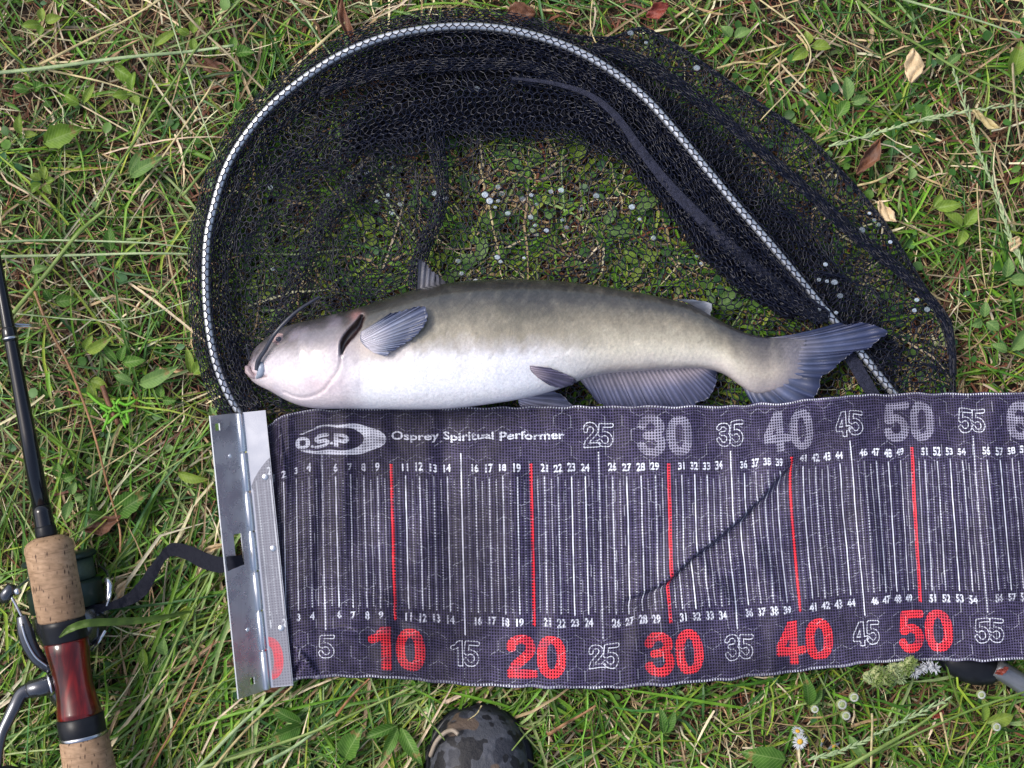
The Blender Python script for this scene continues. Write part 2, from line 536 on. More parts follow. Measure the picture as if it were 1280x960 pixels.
# ================================================================== THE LANDING NET
net = empty('landing_net', P(700, 300, 0.02), 'black hexagonal mesh landing net with a silver hoop, spread on the grass behind the catfish', 'landing net')
t = NT('net_cord')
nf = t.noise(300, 3)
t.l(t.ramp(nf, [(0.3, (0.002, 0.003, 0.009)), (0.7, (0.006, 0.008, 0.024))]), t.b.inputs['Base Color'])
t.b.inputs['Roughness'].default_value = 0.3
t.b.inputs['Specular IOR Level'].default_value = 0.36
M_NET = t.m
M_NETSHADE = simple('net_cord_shaded', (0.003, 0.0035, 0.007), (0.008, 0.009, 0.016), 0.6, scale=300, spec=0.1)  # same cord as the upper mesh, sheen cut to put shade into inner folds
M_HEM = simple('net_hem', (0.005, 0.006, 0.016), (0.022, 0.025, 0.05), 0.7, scale=500, bump=0.9, spec=.3)
t = NT('hoop_metal')
t.l(t.ramp(t.noise(60, 4), [(0.3, (0.5, 0.52, 0.56)), (0.7, (0.66, 0.68, 0.72))]), t.b.inputs['Base Color'])
t.b.inputs['Metallic'].default_value = 0.75
t.b.inputs['Roughness'].default_value = 0.3
M_HOOP = t.m
M_BLACK = simple('black_plastic', (0.006, 0.007, 0.010), (0.011, 0.012, 0.016), 0.35, scale=120, spec=.22)

def hexlat(nu, nv):
    """honeycomb of about nu x nv cells; returns vertex coords in [0,nu]x[0,nv], edges, cell centres+corners"""
    s3 = math.sqrt(3)
    cs = []
    rows = int(nv / (s3 / 2)) + 2
    for r_ in range(-1, rows):
        for c_ in range(-1, int(nu) + 2):
            cs.append((c_ + (0.5 if r_ % 2 else 0), r_ * s3 / 2))
    cs = np.array(cs)
    ang = math.pi / 6 + np.arange(6) * math.pi / 3
    R = 1 / s3
    cor = cs[:, None, :] + R * np.stack([np.cos(ang), np.sin(ang)], 1)[None]
    key = np.round(cor.reshape(-1, 2) * 1000).astype(np.int64)
    kk = np.round(key / 3).astype(np.int64)
    uq, first, inv = np.unique(kk[:, 0] * 10000000 + kk[:, 1], return_index=True, return_inverse=True)
    vtx = cor.reshape(-1, 2)[first]
    inv = inv.reshape(-1, 6)
    e = np.stack([inv, np.roll(inv, -1, 1)], -1).reshape(-1, 2)
    e = np.unique(np.sort(e, 1), axis=0)
    e = e[e[:, 0] != e[:, 1]]
    return vtx, e, cs, inv

def prisms(A, B, r):
    d = B - A
    d /= np.linalg.norm(d, axis=1)[:, None] + 1e-9
    A = A - d * r * 0.3; B = B + d * r * 0.3
    up = np.tile([0., 0., 1.], (len(A), 1))
    up[np.abs(d[:, 2]) > 0.95] = (1, 0, 0)
    s = np.cross(d, up); s /= np.linalg.norm(s, axis=1)[:, None] + 1e-9
    n = np.cross(s, d)
    V = np.stack([A + s * r, A + n * r, A - s * r, A - n * r, B + s * r, B + n * r, B - s * r, B - n * r], 1).reshape(-1, 3)
    q = np.array([[0, 1, 5, 4], [1, 2, 6, 5], [2, 3, 7, 6], [3, 0, 4, 7]])
    F = (np.arange(len(A))[:, None, None] * 8 + q[None]).reshape(-1, 4)
    return V, F

NETP = []
NETLO = []
LOW = False
WIRE = 0.00036
def net_layer(func, nu, nv, keep=None, r=WIRE):
    vt, e, cs, inv = hexlat(nu, nv)
    q = func(vt[:, 0] / nu, vt[:, 1] / nv)          # (px, py, z)
    ok = (vt[:, 0] >= -0.01) & (vt[:, 0] <= nu + .01) & (vt[:, 1] >= -0.01) & (vt[:, 1] <= nv + .01)
    if keep is not None: ok &= keep(q[:, 0], q[:, 1])
    V3 = PA(q[:, :2], q[:, 2])
    e = e[ok[e[:, 0]] & ok[e[:, 1]]]
    (NETLO if LOW else NETP).append(prisms(V3[e[:, 0]], V3[e[:, 1]], r))
    return V3, ok, inv, q

def flat_layer(poly, cell, z0, zamp, seed, warp=9, wf=0.006, stretch=(1, 1), rot=0.0, r=WIRE):
    pl = np.asarray(poly)
    x0, x1, y0, y1 = pl[:, 0].min() - 30, pl[:, 0].max() + 30, pl[:, 1].min() - 30, pl[:, 1].max() + 30
    D = max(x1 - x0, y1 - y0) * 1.25
    cx, cy = (x0 + x1) / 2, (y0 + y1) / 2
    def f(u, v):
        a, b = (u - .5) * D * stretch[0], (v - .5) * D * stretch[1]
        x = cx + a * math.cos(rot) - b * math.sin(rot)
        y = cy + a * math.sin(rot) + b * math.cos(rot)
        x2 = x + warp * snoise(x, y, seed, wf, 3) + 0.8 * snoise(x, y, seed + 9, 0.05, 1)
        y2 = y + warp * snoise(x, y, seed + 1, wf, 3) + 0.8 * snoise(x, y, seed + 8, 0.05, 1)
        z = z0 + zamp * snoise(x, y, seed + 2, 0.011, 3)
        return np.stack([x2, y2, z], 1)
    return net_layer(f, D / cell, D / cell, lambda x, y: inpoly(x, y, pl), r)

def curve_at(c, u):
    c = np.asarray(c)
    d = np.r_[0, np.cumsum(np.linalg.norm(np.diff(c[:, :2], axis=0), axis=1))]
    d /= d[-1]
    return np.stack([np.interp(u, d, c[:, k]) for k in range(c.shape[1])], 1)

def patch(Ac, Bc, cell, rows, zf, seed, jit=1.5, keep=None, wig=0.0, r=WIRE):
    L = 0.5 * (plen(Ac) + plen(Bc))
    def f(u, v):
        v2 = np.clip(v + wig * np.sin(v * 2 * math.pi * 3 + 3 * snoise(u * L, v * 100, seed, 0.004, 2)) , 0, 1)
        a = curve_at(Ac[:, :2], u); b = curve_at(Bc[:, :2], u)
        p = a * (1 - v2)[:, None] + b * v2[:, None]
        p = p + np.stack([jit * snoise(p[:, 0], p[:, 1], seed + 4, 0.02, 2), jit * snoise(p[:, 0], p[:, 1], seed + 5, 0.02, 2)], 1)
        return np.c_[p, zf(u, v, p[:, 0], p[:, 1])]
    return net_layer(f, L / cell, rows, keep, r)

def strip(path, hw, cell, rows, z0, zarch, seed, shift=0.0, keep=None):
    """band of bunched mesh along a spine"""
    path = np.asarray(path, float)
    L = plen(path)
    tg = np.gradient(path[:, :2], axis=0); tg /= np.linalg.norm(tg, axis=1)[:, None] + 1e-9
    nr = np.stack([tg[:, 1], -tg[:, 0]], 1)
    hw = np.broadcast_to(hw, (len(path),)) if np.ndim(hw) == 0 else np.interp(np.linspace(0, 1, len(path)), np.linspace(0, 1, len(hw)), hw)
    zz = path[:, 2] if path.shape[1] > 2 else np.full(len(path), z0)
    pk = np.c_[path[:, :2], nr, hw, zz]
    def f(u, v):
        q = curve_at_pk(pk, u)
        s = (v * 2 - 1)
        s2 = s + 0.12 * snoise(u * L, v * 40, seed, 0.03, 2)
        p = q[:, :2] + q[:, 2:4] * (q[:, 4] * (s2 + shift))[:, None]
        z = q[:, 5] + zarch * (1 - s * s) + 0.0015 * snoise(u * L, v * 60, seed + 3, 0.03, 2)
        return np.c_[p, z]
    def curve_at_pk(c, u):
        d = np.r_[0, np.cumsum(np.linalg.norm(np.diff(c[:, :2], axis=0), axis=1))]; d /= d[-1]
        return np.stack([np.interp(u, d, c[:, k]) for k in range(c.shape[1])], 1)
    return net_layer(f, L / cell, rows, keep)

# bottom sheet of the bag, lying on the grass
L1 = flat_layer(NETPOLY, 9.0, 0.0215, 0.0012, 50, warp=10, r=.00045)
# second sheet where the bag lies double
flat_layer([(262, 330), (285, 240), (330, 190), (420, 250), (450, 200), (540, 200), (545, 300), (500, 370), (400, 400), (330, 420), (320, 525), (300, 520), (262, 430)], 8.2, 0.0235, 0.0015, 60, warp=14, rot=0.4)
RIGHTP = np.vstack([HOOP[HOOP[:, 0] > 640][:, :2], [(1196, 500)], OUTER[::-1]])
flat_layer(RIGHTP, 8.4, 0.0235, 0.0015, 70, warp=16, rot=0.9)
flat_layer([(640, 30), (790, 70), (890, 150), (990, 230), (1080, 330), (1130, 420), (1100, 470), (1000, 330), (860, 180), (760, 90)], 8.8, 0.026, 0.002, 77, warp=18, rot=0.2)
# heavy drape hanging from the hoop to the inside, folded on itself
i0 = np.argmin(np.abs(HOOP[:, 0] - 262) + np.abs(HOOP[:, 1] - 300))
i1 = np.argmin(np.abs(HOOP[:, 0] - 1040) + np.abs(HOOP[:, 1] - 398))
HSEG = HOOP[i0:i1]
HIN = resample(HSEG, 200)
patch(HIN, resample(LBOUND, 200), 10.2, 15, lambda u, v, x, y: 0.033 + 0.003 * np.sin(v * 15 + 2 * snoise(x, y, 5, 0.004, 2)), 81, jit=3, wig=0.025, r=0.00042)
patch(HIN, resample(LBOUND, 200), 9.6, 17, lambda u, v, x, y: 0.027 + 0.0035 * np.sin(v * 13 + 1 + 2 * snoise(x, y, 6, 0.004, 2)), 84, jit=9, wig=0.035,
      keep=lambda x, y: (y < 225) | (x > 800))
MIDA = cr([(360, 190), (440, 150), (520, 122), (600, 108), (690, 104), (760, 135), (820, 190), (880, 262), (950, 340), (1000, 385)], 10)
MIDB = cr([(350, 235), (440, 196), (520, 176), (600, 168), (690, 165), (760, 185), (806, 225), (850, 290), (905, 350), (985, 400)], 10)
patch(MIDA, MIDB, 10.5, 6.5, lambda u, v, x, y: 0.0345 + 0.003 * np.sin(v * 9), 90, jit=2.5, r=0.00045)
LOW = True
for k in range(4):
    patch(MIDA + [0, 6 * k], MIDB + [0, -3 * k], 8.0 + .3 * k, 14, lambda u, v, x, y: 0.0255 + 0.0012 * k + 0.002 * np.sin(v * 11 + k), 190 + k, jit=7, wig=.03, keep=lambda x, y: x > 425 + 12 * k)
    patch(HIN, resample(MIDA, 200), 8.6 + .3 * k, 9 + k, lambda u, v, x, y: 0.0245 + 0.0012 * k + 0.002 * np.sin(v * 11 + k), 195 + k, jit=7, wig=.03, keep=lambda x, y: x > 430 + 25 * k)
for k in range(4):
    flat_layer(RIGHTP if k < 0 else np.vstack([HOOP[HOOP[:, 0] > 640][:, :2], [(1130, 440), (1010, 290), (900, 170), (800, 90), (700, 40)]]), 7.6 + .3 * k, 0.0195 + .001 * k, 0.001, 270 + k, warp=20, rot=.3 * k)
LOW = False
# dark bunched bands
def hoff(off, z, a=0, b=1):
    h = HOOP[int(len(HOOP) * a):int(len(HOOP) * b)]
    tg = np.gradient(h[:, :2], axis=0); tg /= np.linalg.norm(tg, axis=1)[:, None]
    nr = np.stack([tg[:, 1], -tg[:, 0]], 1)      # towards the outside of the hoop... sign fixed below
    c = np.array([650, 330])
    sgn = np.sign(((h[:, :2] - c) * -nr).sum(1)) * -1
    return np.c_[h[:, :2] + nr * sgn[:, None] * off, np.full(len(h), z)]
strip(hoff(13, 0.027, 0, .62), 10, 8.5, 6, 0, 0.003, 101)
strip(hoff(11, 0.024, 0, .62), 9, 8.0, 5, 0, 0.002, 102)
strip(hoff(-17, 0.030, 0, .9), 13, 8.6, 6, 0, 0.002, 103)
strip(hoff(-16, 0.026, 0, .66), 15, 8.2, 6, 0, 0.002, 104)
strip(cr([(400, 118), (450, 98), (520, 84), (600, 80), (665, 84), (715, 108), (760, 140)], 10), [4, 8, 9, 8, 7, 9, 6], 8.5, 5, 0.036, 0.002, 105)
strip(cr([(400, 118), (450, 98), (520, 84), (600, 80), (665, 84), (715, 108), (760, 140)], 10), [4, 7, 8, 8, 6, 8, 6], 7.5, 5, 0.034, 0.002, 106)
RB = cr([(742, 58), (800, 78), (850, 108), (905, 150), (960, 196), (1015, 244), (1065, 290), (1115, 330), (1160, 372), (1186, 410), (1192, 470)], 10)
for k in range(3):
    strip(RB, [5, 10, 9, 7, 6, 7, 8, 7, 6, 5, 4], 8.0 + k * .5, 6, 0.029 + 0.002 * k, 0.002, 110 + k, shift=0.1 * (k - 1))
strip(np.c_[OUTER, np.full(len(OUTER), .022)], 4, 8, 4, 0, 0.002, 120, shift=-0.8)
strip(np.c_[OUTER, np.full(len(OUTER), .022)], 2, 7, 3, 0, 0.002, 121, shift=-0.6)
ROPE = cr([(540, 150), (548, 200), (553, 235), (545, 275), (528, 312), (521, 350), (524, 385)], 10)
for k in range(3):
    strip(ROPE, [14, 10, 8, 9, 10, 11, 8], 7.2 + k * .4, 5, 0.029 + k * .002, 0.003, 130 + k)
LEG = cr([(520, 170), (470, 205), (425, 250), (392, 300), (372, 350), (352, 400), (330, 440)], 10)
strip(LEG, [22, 20, 16, 15, 16, 12, 8], 8.4, 5, 0.027, 0.003, 140)
strip(LEG, [16, 16, 14, 12, 12, 12, 8], 8.0, 4, 0.030, 0.003, 141)
MO = cr([(290, 420), (310, 455), (335, 485), (370, 502), (430, 512)], 10)
strip(MO, [14, 20, 18, 13, 9], 8.0, 6, 0.021, 0.002, 142)
strip(MO, [12, 18, 16, 12, 9], 8.6, 5, 0.025, 0.002, 143)
strip(cr([(272, 300), (286, 360), (288, 430), (300, 480), (322, 515)], 10), [9, 14, 12, 13, 10], 8.2, 4, 0.024, 0.002, 144)
HB = cr([(640, 98), (690, 104), (735, 118), (768, 143), (797, 182), (826, 220), (858, 255), (900, 296), (945, 335), (990, 372), (1030, 402)], 10)
for k in range(2):
    strip(HB, [5, 8, 9, 10, 11, 12, 12, 12, 11, 10, 9], 7.5 + k, 4, .0375 + .0012 * k, .001, 150 + k, shift=.15 * (1 - 2 * k))
# mesh wrapped round the hoop itself
Lh = plen(HOOP)
HZ = np.r_[0, np.cumsum(np.linalg.norm(np.diff(HOOP[:, :2], axis=0), axis=1))] / Lh
tg = np.gradient(HOOP[:, :2], axis=0); tg /= np.linalg.norm(tg, axis=1)[:, None]
HN = np.stack([tg[:, 1], -tg[:, 0]], 1)
HR = 0.0029
def wrapf(u, v):
    a = (v - 0.5) * 2 * math.pi * 0.86
    px = np.interp(u, HZ, HOOP[:, 0]); py = np.interp(u, HZ, HOOP[:, 1]); z = np.interp(u, HZ, HOOP[:, 2])
    nx = np.interp(u, HZ, HN[:, 0]); ny = np.interp(u, HZ, HN[:, 1])
    R = HR + 0.0012 + 0.0006 * snoise(u * Lh, v * 30, 7, 0.03, 2)
    off = np.sin(a) * R / (CAMZ * K) * 1.25
    return np.stack([px + nx * off, py + ny * off, z + np.cos(a) * R], 1)
net_layer(wrapf, Lh / 9.5, 4.2, r=.0004)
for nm_, lst_, mt_ in (('mesh_bag', NETP, M_NET), ('mesh_folds', NETLO, M_NETSHADE)):
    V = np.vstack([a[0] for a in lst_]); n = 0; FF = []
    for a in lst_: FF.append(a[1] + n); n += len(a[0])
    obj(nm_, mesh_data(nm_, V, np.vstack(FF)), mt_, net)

# hoop: seen part plus the run below the mat to the handle joint
hp = np.vstack([HOOP, cr([(1117, 492, .021), (1160, 560, .015), (1198, 660, .014), (1214, 760, .015), (1218, 832, .022)], 8)[1:]])
lp = cr([(303, 522, .026), (332, 575, .016), (420, 650, .014), (620, 730, .014), (850, 790, .014), (1080, 800, .015), (1212, 830, .020)], 10)[::-1]
hp = np.vstack([lp[:-1], hp])
obj('hoop', mesh_data('hoop', *sweep(PA(hp[:, :2], hp[:, 2]), HR, 14)), M_HOOP, net)
jp = PA(np.array([(1176, 815), (1190, 823), (1205, 829), (1222, 836), (1240, 839), (1250, 838)], float), .015)
obj('handle_joint', mesh_data('handle_joint', *sweep(jp, [.006, .011, .013, .0125, .010, .006], 20, 0.8)), M_BLACK, net)
hp2 = PA(cr([(1244, 834), (1270, 850), (1330, 892), (1420, 955), (1700, 1150)], 6), .019)
obj('handle', mesh_data('handle', *sweep(hp2, 0.0072, 20)), simple('handle_grey', (0.16, 0.17, 0.19), (0.24, 0.25, 0.27), 0.35, metal=0.6), net)

# smooth fabric hem running down the inside
def ribbon(name, path, hw, mat, parent, arch=0.0015, seg=7, th=0.0006):
    path = np.asarray(path, float)
    tgt = np.gradient(path[:, :2], axis=0); tgt /= np.linalg.norm(tgt, axis=1)[:, None]
    nr = np.stack([tgt[:, 1], -tgt[:, 0]], 1)
    hw = np.interp(np.linspace(0, 1, len(path)), np.linspace(0, 1, len(hw)), hw)
    s = np.linspace(-1, 1, seg)
    xy = path[:, None, :2] + nr[:, None, :] * (hw[:, None] * s[None])[..., None]
    z = path[:, 2][:, None] + arch * (1 - s[None] ** 2) + 0.0006 * snoise(xy[..., 0], xy[..., 1], 4, 0.05, 2)
    V = PA(xy.reshape(-1, 2), z.ravel())
    me = mesh_data(name, V, [tuple(q) for q in grid_faces(len(path), seg)])
    o = obj(name, me, mat, parent)
    so = o.modifiers.new('thickness', 'SOLIDIFY'); so.thickness = th
    es = o.modifiers.new('crisp_edges', 'EDGE_SPLIT'); es.split_angle = math.radians(40)
    return o
ribbon('hem_band', cr([(640, 98, .040), (690, 104, .041), (735, 118, .042), (768, 143, .042), (797, 182, .041), (826, 220, .040), (858, 255, .040), (900, 296, .038), (945, 335, .036), (990, 372, .033), (1030, 402, .029)], 10), [1, 2, 3, 4, 5, 6, 6.5, 6.5, 6, 5.5, 5], M_HEM, net, arch=.0004)
ribbon('hem_band', cr([(1058, 440, .025), (1070, 458, .025), (1082, 478, .025), (1096, 500, .024)], 8), [7, 8, 8, 7], M_HEM, net, arch=.0004)

# water held in some cells of the mesh
t = NT('water_film')
t.b.inputs['Base Color'].default_value = (0.42, 0.5, 0.6, 1)
t.b.inputs['Roughness'].default_value = 0.35
tb = t.n('ShaderNodeBsdfTransparent')
mx = t.n('ShaderNodeMixShader'); 
t.l(t.ramp(t.noise(900, 2), [(0.35, (0.10, 0.10, 0.10)), (0.65, (0.55, 0.55, 0.55))]), mx.inputs[0])
oi = t.n('ShaderNodeObjectInfo')
t.l(t.math('MULTIPLY', t.math('ADD', oi.outputs['Random'], .25), t.ramp(t.noise(900, 2), [(0.3, (0.2, 0.2, 0.2)), (0.65, (0.8, 0.8, 0.8))])), mx.inputs[0])
t.l(tb.outputs[0], mx.inputs[1]); t.l(t.b.outputs[0], mx.inputs[2]); t.l(mx.outputs[0], t.out.inputs['Surface'])
M_WATER = t.m
V3, ok, inv, q = L1
cc = q[inv].mean(1)[:, :2]
okc = ok[inv].all(1)
spots = [(620, 245, 8, 10), (665, 265, 22, 14), (690, 232, 6, 3), (325, 240, 14, 5), (343, 348, 3, 2), (478, 258, 8, 5), (535, 246, 6, 4), (640, 330, 8, 3), (624, 328, 8, 2),
         (790, 250, 5, 2), (792, 282, 5, 2), (813, 290, 4, 1), (876, 315, 12, 5), (885, 325, 5, 3), (1030, 370, 16, 9), (1040, 395, 10, 5), (1095, 285, 16, 5), (1085, 268, 6, 2), (1155, 375, 10, 4),
         (1100, 305, 5, 3), (590, 100, 4, 2), (790, 60, 12, 4), (860, 82, 5, 2), (1148, 386, 4, 2), (590, 355, 6, 2), (568, 330, 6, 3), (460, 215, 10, 4), (745, 60, 14, 3), (855, 195, 4, 2),
         (880, 220, 3, 2), (1035, 355, 8, 4), (715, 268, 10, 5), (735, 240, 5, 2), (500, 235, 20, 4), (430, 230, 20, 3), (290, 350, 5, 1), (560, 255, 7, 2), (965, 350, 12, 3), (1018, 340, 8, 2)]
used = set(); r_ = np.random.default_rng(5)
hexm = None
for (sx, sy, rad, n_) in spots:
    d = np.hypot(cc[:, 0] - sx - 0 * rad, cc[:, 1] - sy)
    cand = [i for i in np.argsort(d)[:40] if okc[i] and d[i] < rad + 9 and i not in used]
    r_.shuffle(cand)
    cand = cand[:max(1, int(n_ * .7))]
    for i in cand:
        used.add(i)
        R = 0.0026
        if hexm is None:
            a = np.arange(12) * math.pi / 6
            Vh = [(0, 0, 0.0002)] + [(0.6 * math.cos(x) * R, 0.6 * math.sin(x) * R, 0.0002) for x in a] + [(math.cos(x) * R, math.sin(x) * R, 0.0) for x in a]
            Fh = [(0, 1 + j, 1 + (j + 1) % 12) for j in range(12)] + [(1 + j, 13 + j, 13 + (j + 1) % 12, 1 + (j + 1) % 12) for j in range(12)]
            hexm = mesh_data('water_film', Vh, Fh); hexm.materials.append(M_WATER)
        zz = 0.0222 if (cc[i, 0] < 960 and cc[i, 1] > 190) else 0.031
        # sits a little proud so that the films of upper layers show
        o = bpy.data.objects.new('water_film', hexm)
        p = P(cc[i, 0], cc[i, 1], zz)
        o.location = p; s_ = r_.uniform(0.5, 0.95); o.scale = (s_, s_ * r_.uniform(.8, 1), 1)
        COL.objects.link(o); o.parent = net; o.matrix_parent_inverse = net.matrix_basis.inverted()

# ================================================================== THE CATFISH
fish = empty('catfish', P(640, 440, 0.02), 'grey catfish with white belly lying on its side on the net', 'fish')
TOP = np.array([(309, 459), (313, 446), (320, 434), (332, 424), (348, 412), (370, 404), (400, 397), (440, 387), (480, 374), (520, 362), (560, 354), (620, 349), (680, 350), (740, 356),
                (800, 366), (850, 377), (880, 389), (910, 406), (935, 417), (960, 422), (990, 423), (1010, 424)], float)
BOT = np.array([(309, 466), (313, 474), (322, 481), (340, 490), (355, 499), (375, 507), (400, 511), (440, 511), (500, 512), (560, 511), (620, 504), (660, 497), (700, 486), (730, 474), (760, 467),
                (800, 464), (850, 461), (880, 461), (905, 468), (925, 482), (945, 492), (970, 487), (990, 478), (1010, 470)], float)
TOP = cr(TOP, 8); BOT = cr(BOT, 8)
NR, NS = 300, 128
ts = np.linspace(0, 1, NR)
xs = 309 + (1008 - 309) * (0.12 * ts ** 2 * (3 - 2 * ts) + 0.88 * ts ** 1.15)
# the tail stalk leans: rings follow x
yt = np.interp(xs, TOP[:, 0], TOP[:, 1]); yb = np.interp(xs, BOT[:, 0], BOT[:, 1])
snub = np.sqrt(np.clip((xs - 308.0) / 22, 0, 1))
k_ = np.hanning(9); k_ /= k_.sum()
yt = np.r_[yt[:4], np.convolve(yt, k_, 'same')[4:-4], yt[-4:]]; yb = np.r_[yb[:4], np.convolve(yb, k_, 'same')[4:-4], yb[-4:]]
yc = (yt + yb) / 2; hh_ = (yb - yt) / 2
thick = np.interp(xs, [309, 330, 380, 430, 520, 620, 700, 780, 860, 910, 960, 1008], [.006, .015, .026, .031, .033, .031, .026, .020, .0135, .009, .0038, .0001])
thick = thick * np.interp(xs, [309, 318, 340], [0.55, 0.9, 1.0])
zc_ = 0.019 + thick * 0.93
zc_ = np.interp(xs, [309, 900, 1008], [0, 0, 0.0125]) + zc_
th = np.linspace(0, 2 * math.pi, NS, endpoint=False)
ct, st_ = np.cos(th), np.sin(th)      # ct: -1 back (top of picture) .. +1 belly; st: up
sp = lambda v, p: np.sign(v) * np.abs(v) ** p
pw_ = 0.9
XX = np.repeat(xs[:, None], NS, 1)
s_ = (CAMZ - zc_) * K
bx = (xs - 640) * s_
cyl = (480 - yc) * s_
BV = np.zeros((NR, NS, 3))
BV[:, :, 0] = bx[:, None]
BV[:, :, 1] = cyl[:, None] - (hh_ * s_)[:, None] * sp(ct, pw_)[None]
BV[:, :, 2] = zc_[:, None] + thick[:, None] * sp(st_, 0.85)[None]
BV = BV.reshape(-1, 3)

def fish_z(px, py):
    px = np.atleast_1d(np.asarray(px, float)); py = np.atleast_1d(np.asarray(py, float))
    z = np.full(px.shape, .05)
    for _ in range(4):
        s = (CAMZ - z) * K
        wx, wy = (px - 640) * s, (480 - py) * s
        c = np.interp(wx, bx, cyl); h = np.interp(wx, bx, hh_ * s_); b = np.interp(wx, bx, thick); zc0 = np.interp(wx, bx, zc_)
        q = np.clip(np.abs((wy - c) / h), 0, 1)
        cth = q ** (1 / pw_)
        sth = np.sqrt(np.clip(1 - cth ** 2, 0, 1)) ** 0.85
        z = zc0 + b * sth
    return z

# relief: gill slit, gill cover edge, chin crease, mouth, scale-less skin waves
ax, ay = UNP(BV)
upm = (np.tile(st_, NR) > -0.15)
def dist_poly(px, py, poly):
    """distance to a polyline and signed side"""
    poly = np.asarray(poly, float)
    best = np.full(px.shape, 1e9); side = np.zeros(px.shape); tt_ = np.zeros(px.shape)
    L = 0; tot = plen(poly)
    for a, b in zip(poly[:-1], poly[1:]):
        d = b - a; l2 = (d ** 2).sum()
        t = np.clip(((px - a[0]) * d[0] + (py - a[1]) * d[1]) / l2, 0, 1)
        ex, ey = px - a[0] - t * d[0], py - a[1] - t * d[1]
        dd = np.hypot(ex, ey)
        m = dd < best
        best = np.where(m, dd, best); side = np.where(m, np.sign(d[0] * ey - d[1] * ex), side); tt_ = np.where(m, (L + t * math.sqrt(l2)) / tot, tt_)
        L += math.sqrt(l2)
    return best, side, tt_
GILL = cr([(452, 396), (447, 407), (437, 419), (429, 431), (426, 444)], 6)
GILL2 = cr([(426, 444), (424, 460), (412, 478), (398, 492), (376, 497), (355, 490)], 6)
dg, sg, tg_ = dist_poly(ax, ay, GILL)
gw = 6.0 * np.sin(np.clip(tg_ * 0.9 + 0.1, 0, 1) * math.pi) ** 0.7 + 0.6
slit = np.clip(1 - (dg / gw) ** 2, 0, 1) * upm
d2, s2, t2 = dist_poly(ax, ay, GILL2)
crease = np.exp(-(d2 / 1.5) ** 2) * upm
MOUTH = cr([(308, 462), (316, 467), (326, 471), (332, 470)], 5)
dm, sm_, tm_ = dist_poly(ax, ay, MOUTH)
mouth = np.exp(-(dm / 1.6) ** 2) * upm
flap = np.exp(-(np.clip(dg - 2, 0, 99) / 9) ** 2) * np.clip((np.interp(ay, [390, 445], [455, 428]) - ax) / 5 + .5, 0, 1) * upm * np.clip((ay - 388) / 14, 0, 1)
flap2 = np.exp(-(d2 / 8) ** 2) * upm * np.clip(.5 - s2 * d2 / 3, 0, 1)
BV[:, 2] += 0.0016 * flap + 0.0004 * flap2 - 0.0065 * slit - 0.0016 * crease - 0.0012 * mouth
BV[:, 2] += upm * (0.00015 * snoise(ax, ay, 41, 0.02, 3))
BV[:, 2] += upm * 0.0009 * np.exp(-((ay - 470 + 0.1 * (ax - 500)) / 9) ** 2) * np.clip((ax - 600) / 80, 0, 1) * np.clip((730 - ax) / 60, 0, 1)
# myomere ripples on the flank behind the belly
BV[:, 2] += upm * 0.00010 * np.sin((ax + 0.5 * np.abs(ay - 425)) / 5.2 * 2 * math.pi / 1.6) * np.clip((ax - 680) / 60, 0, 1) * np.clip((930 - ax) / 60, 0, 1)

# skin colours: dark back, olive-silver flank, white belly
yT = np.interp(ax, TOP[:, 0], TOP[:, 1]); yB = np.interp(ax, BOT[:, 0], BOT[:, 1])
wv = np.clip((ay - yT) / np.maximum(yB - yT, 1), 0, 1)
nz = snoise(ax, ay, 43, 0.018, 4); nz2 = snoise(ax, ay, 44, 0.09, 3)
sh = np.interp(ax, [309, 400, 450, 560, 660, 740, 900], [0.07, 0.0, 0.0, 0.02, -0.04, -0.1, -0.05])
wvn = np.clip(wv + 0.035 * nz + 0.02 * nz2 + sh, 0, 1)
def ramp_cols(stops, w_):
    p = [s[0] for s in stops]; c = np.array([slin(s[1]) for s in stops])
    return np.stack([np.interp(w_, p, c[:, k]) for k in range(3)], 1)
mid = ramp_cols([(0, (46, 45, 45)), (.12, (64, 63, 62)), (.28, (102, 97, 84)), (.42, (148, 140, 122)), (.52, (184, 178, 174)), (.62, (226, 225, 232)), (.8, (234, 234, 241)), (1, (230, 228, 233))], wvn)
headc = ramp_cols([(0, (58, 56, 60)), (.15, (86, 82, 86)), (.3, (128, 121, 127)), (.46, (178, 171, 178)), (.66, (212, 204, 210)), (1, (200, 190, 196))], wvn)
tailc = ramp_cols([(0, (58, 56, 57)), (.15, (88, 84, 78)), (.33, (138, 130, 112)), (.55, (186, 177, 157)), (.7, (214, 206, 188)), (.85, (204, 195, 184)), (1, (150, 140, 140))], np.clip(wvn + .05, 0, 1))
pedc = ramp_cols([(0, (60, 58, 66)), (.3, (112, 106, 102)), (.6, (168, 158, 146)), (1, (134, 126, 132))], wvn)
def sm(a, b, v): 
    t = np.clip((v - a) / (b - a), 0, 1); return (t * t * (3 - 2 * t))[:, None]
bc = headc * (1 - sm(425, 470, ax)) + mid * sm(425, 470, ax)
bc = bc * (1 - sm(640, 780, ax)) + tailc * sm(640, 780, ax)
bc = bc * (1 - sm(890, 960, ax)) + pedc * sm(890, 960, ax)
bc = bc * (1 - sm(960, 1004, ax)) + slin((98, 95, 106)) * sm(960, 1004, ax)
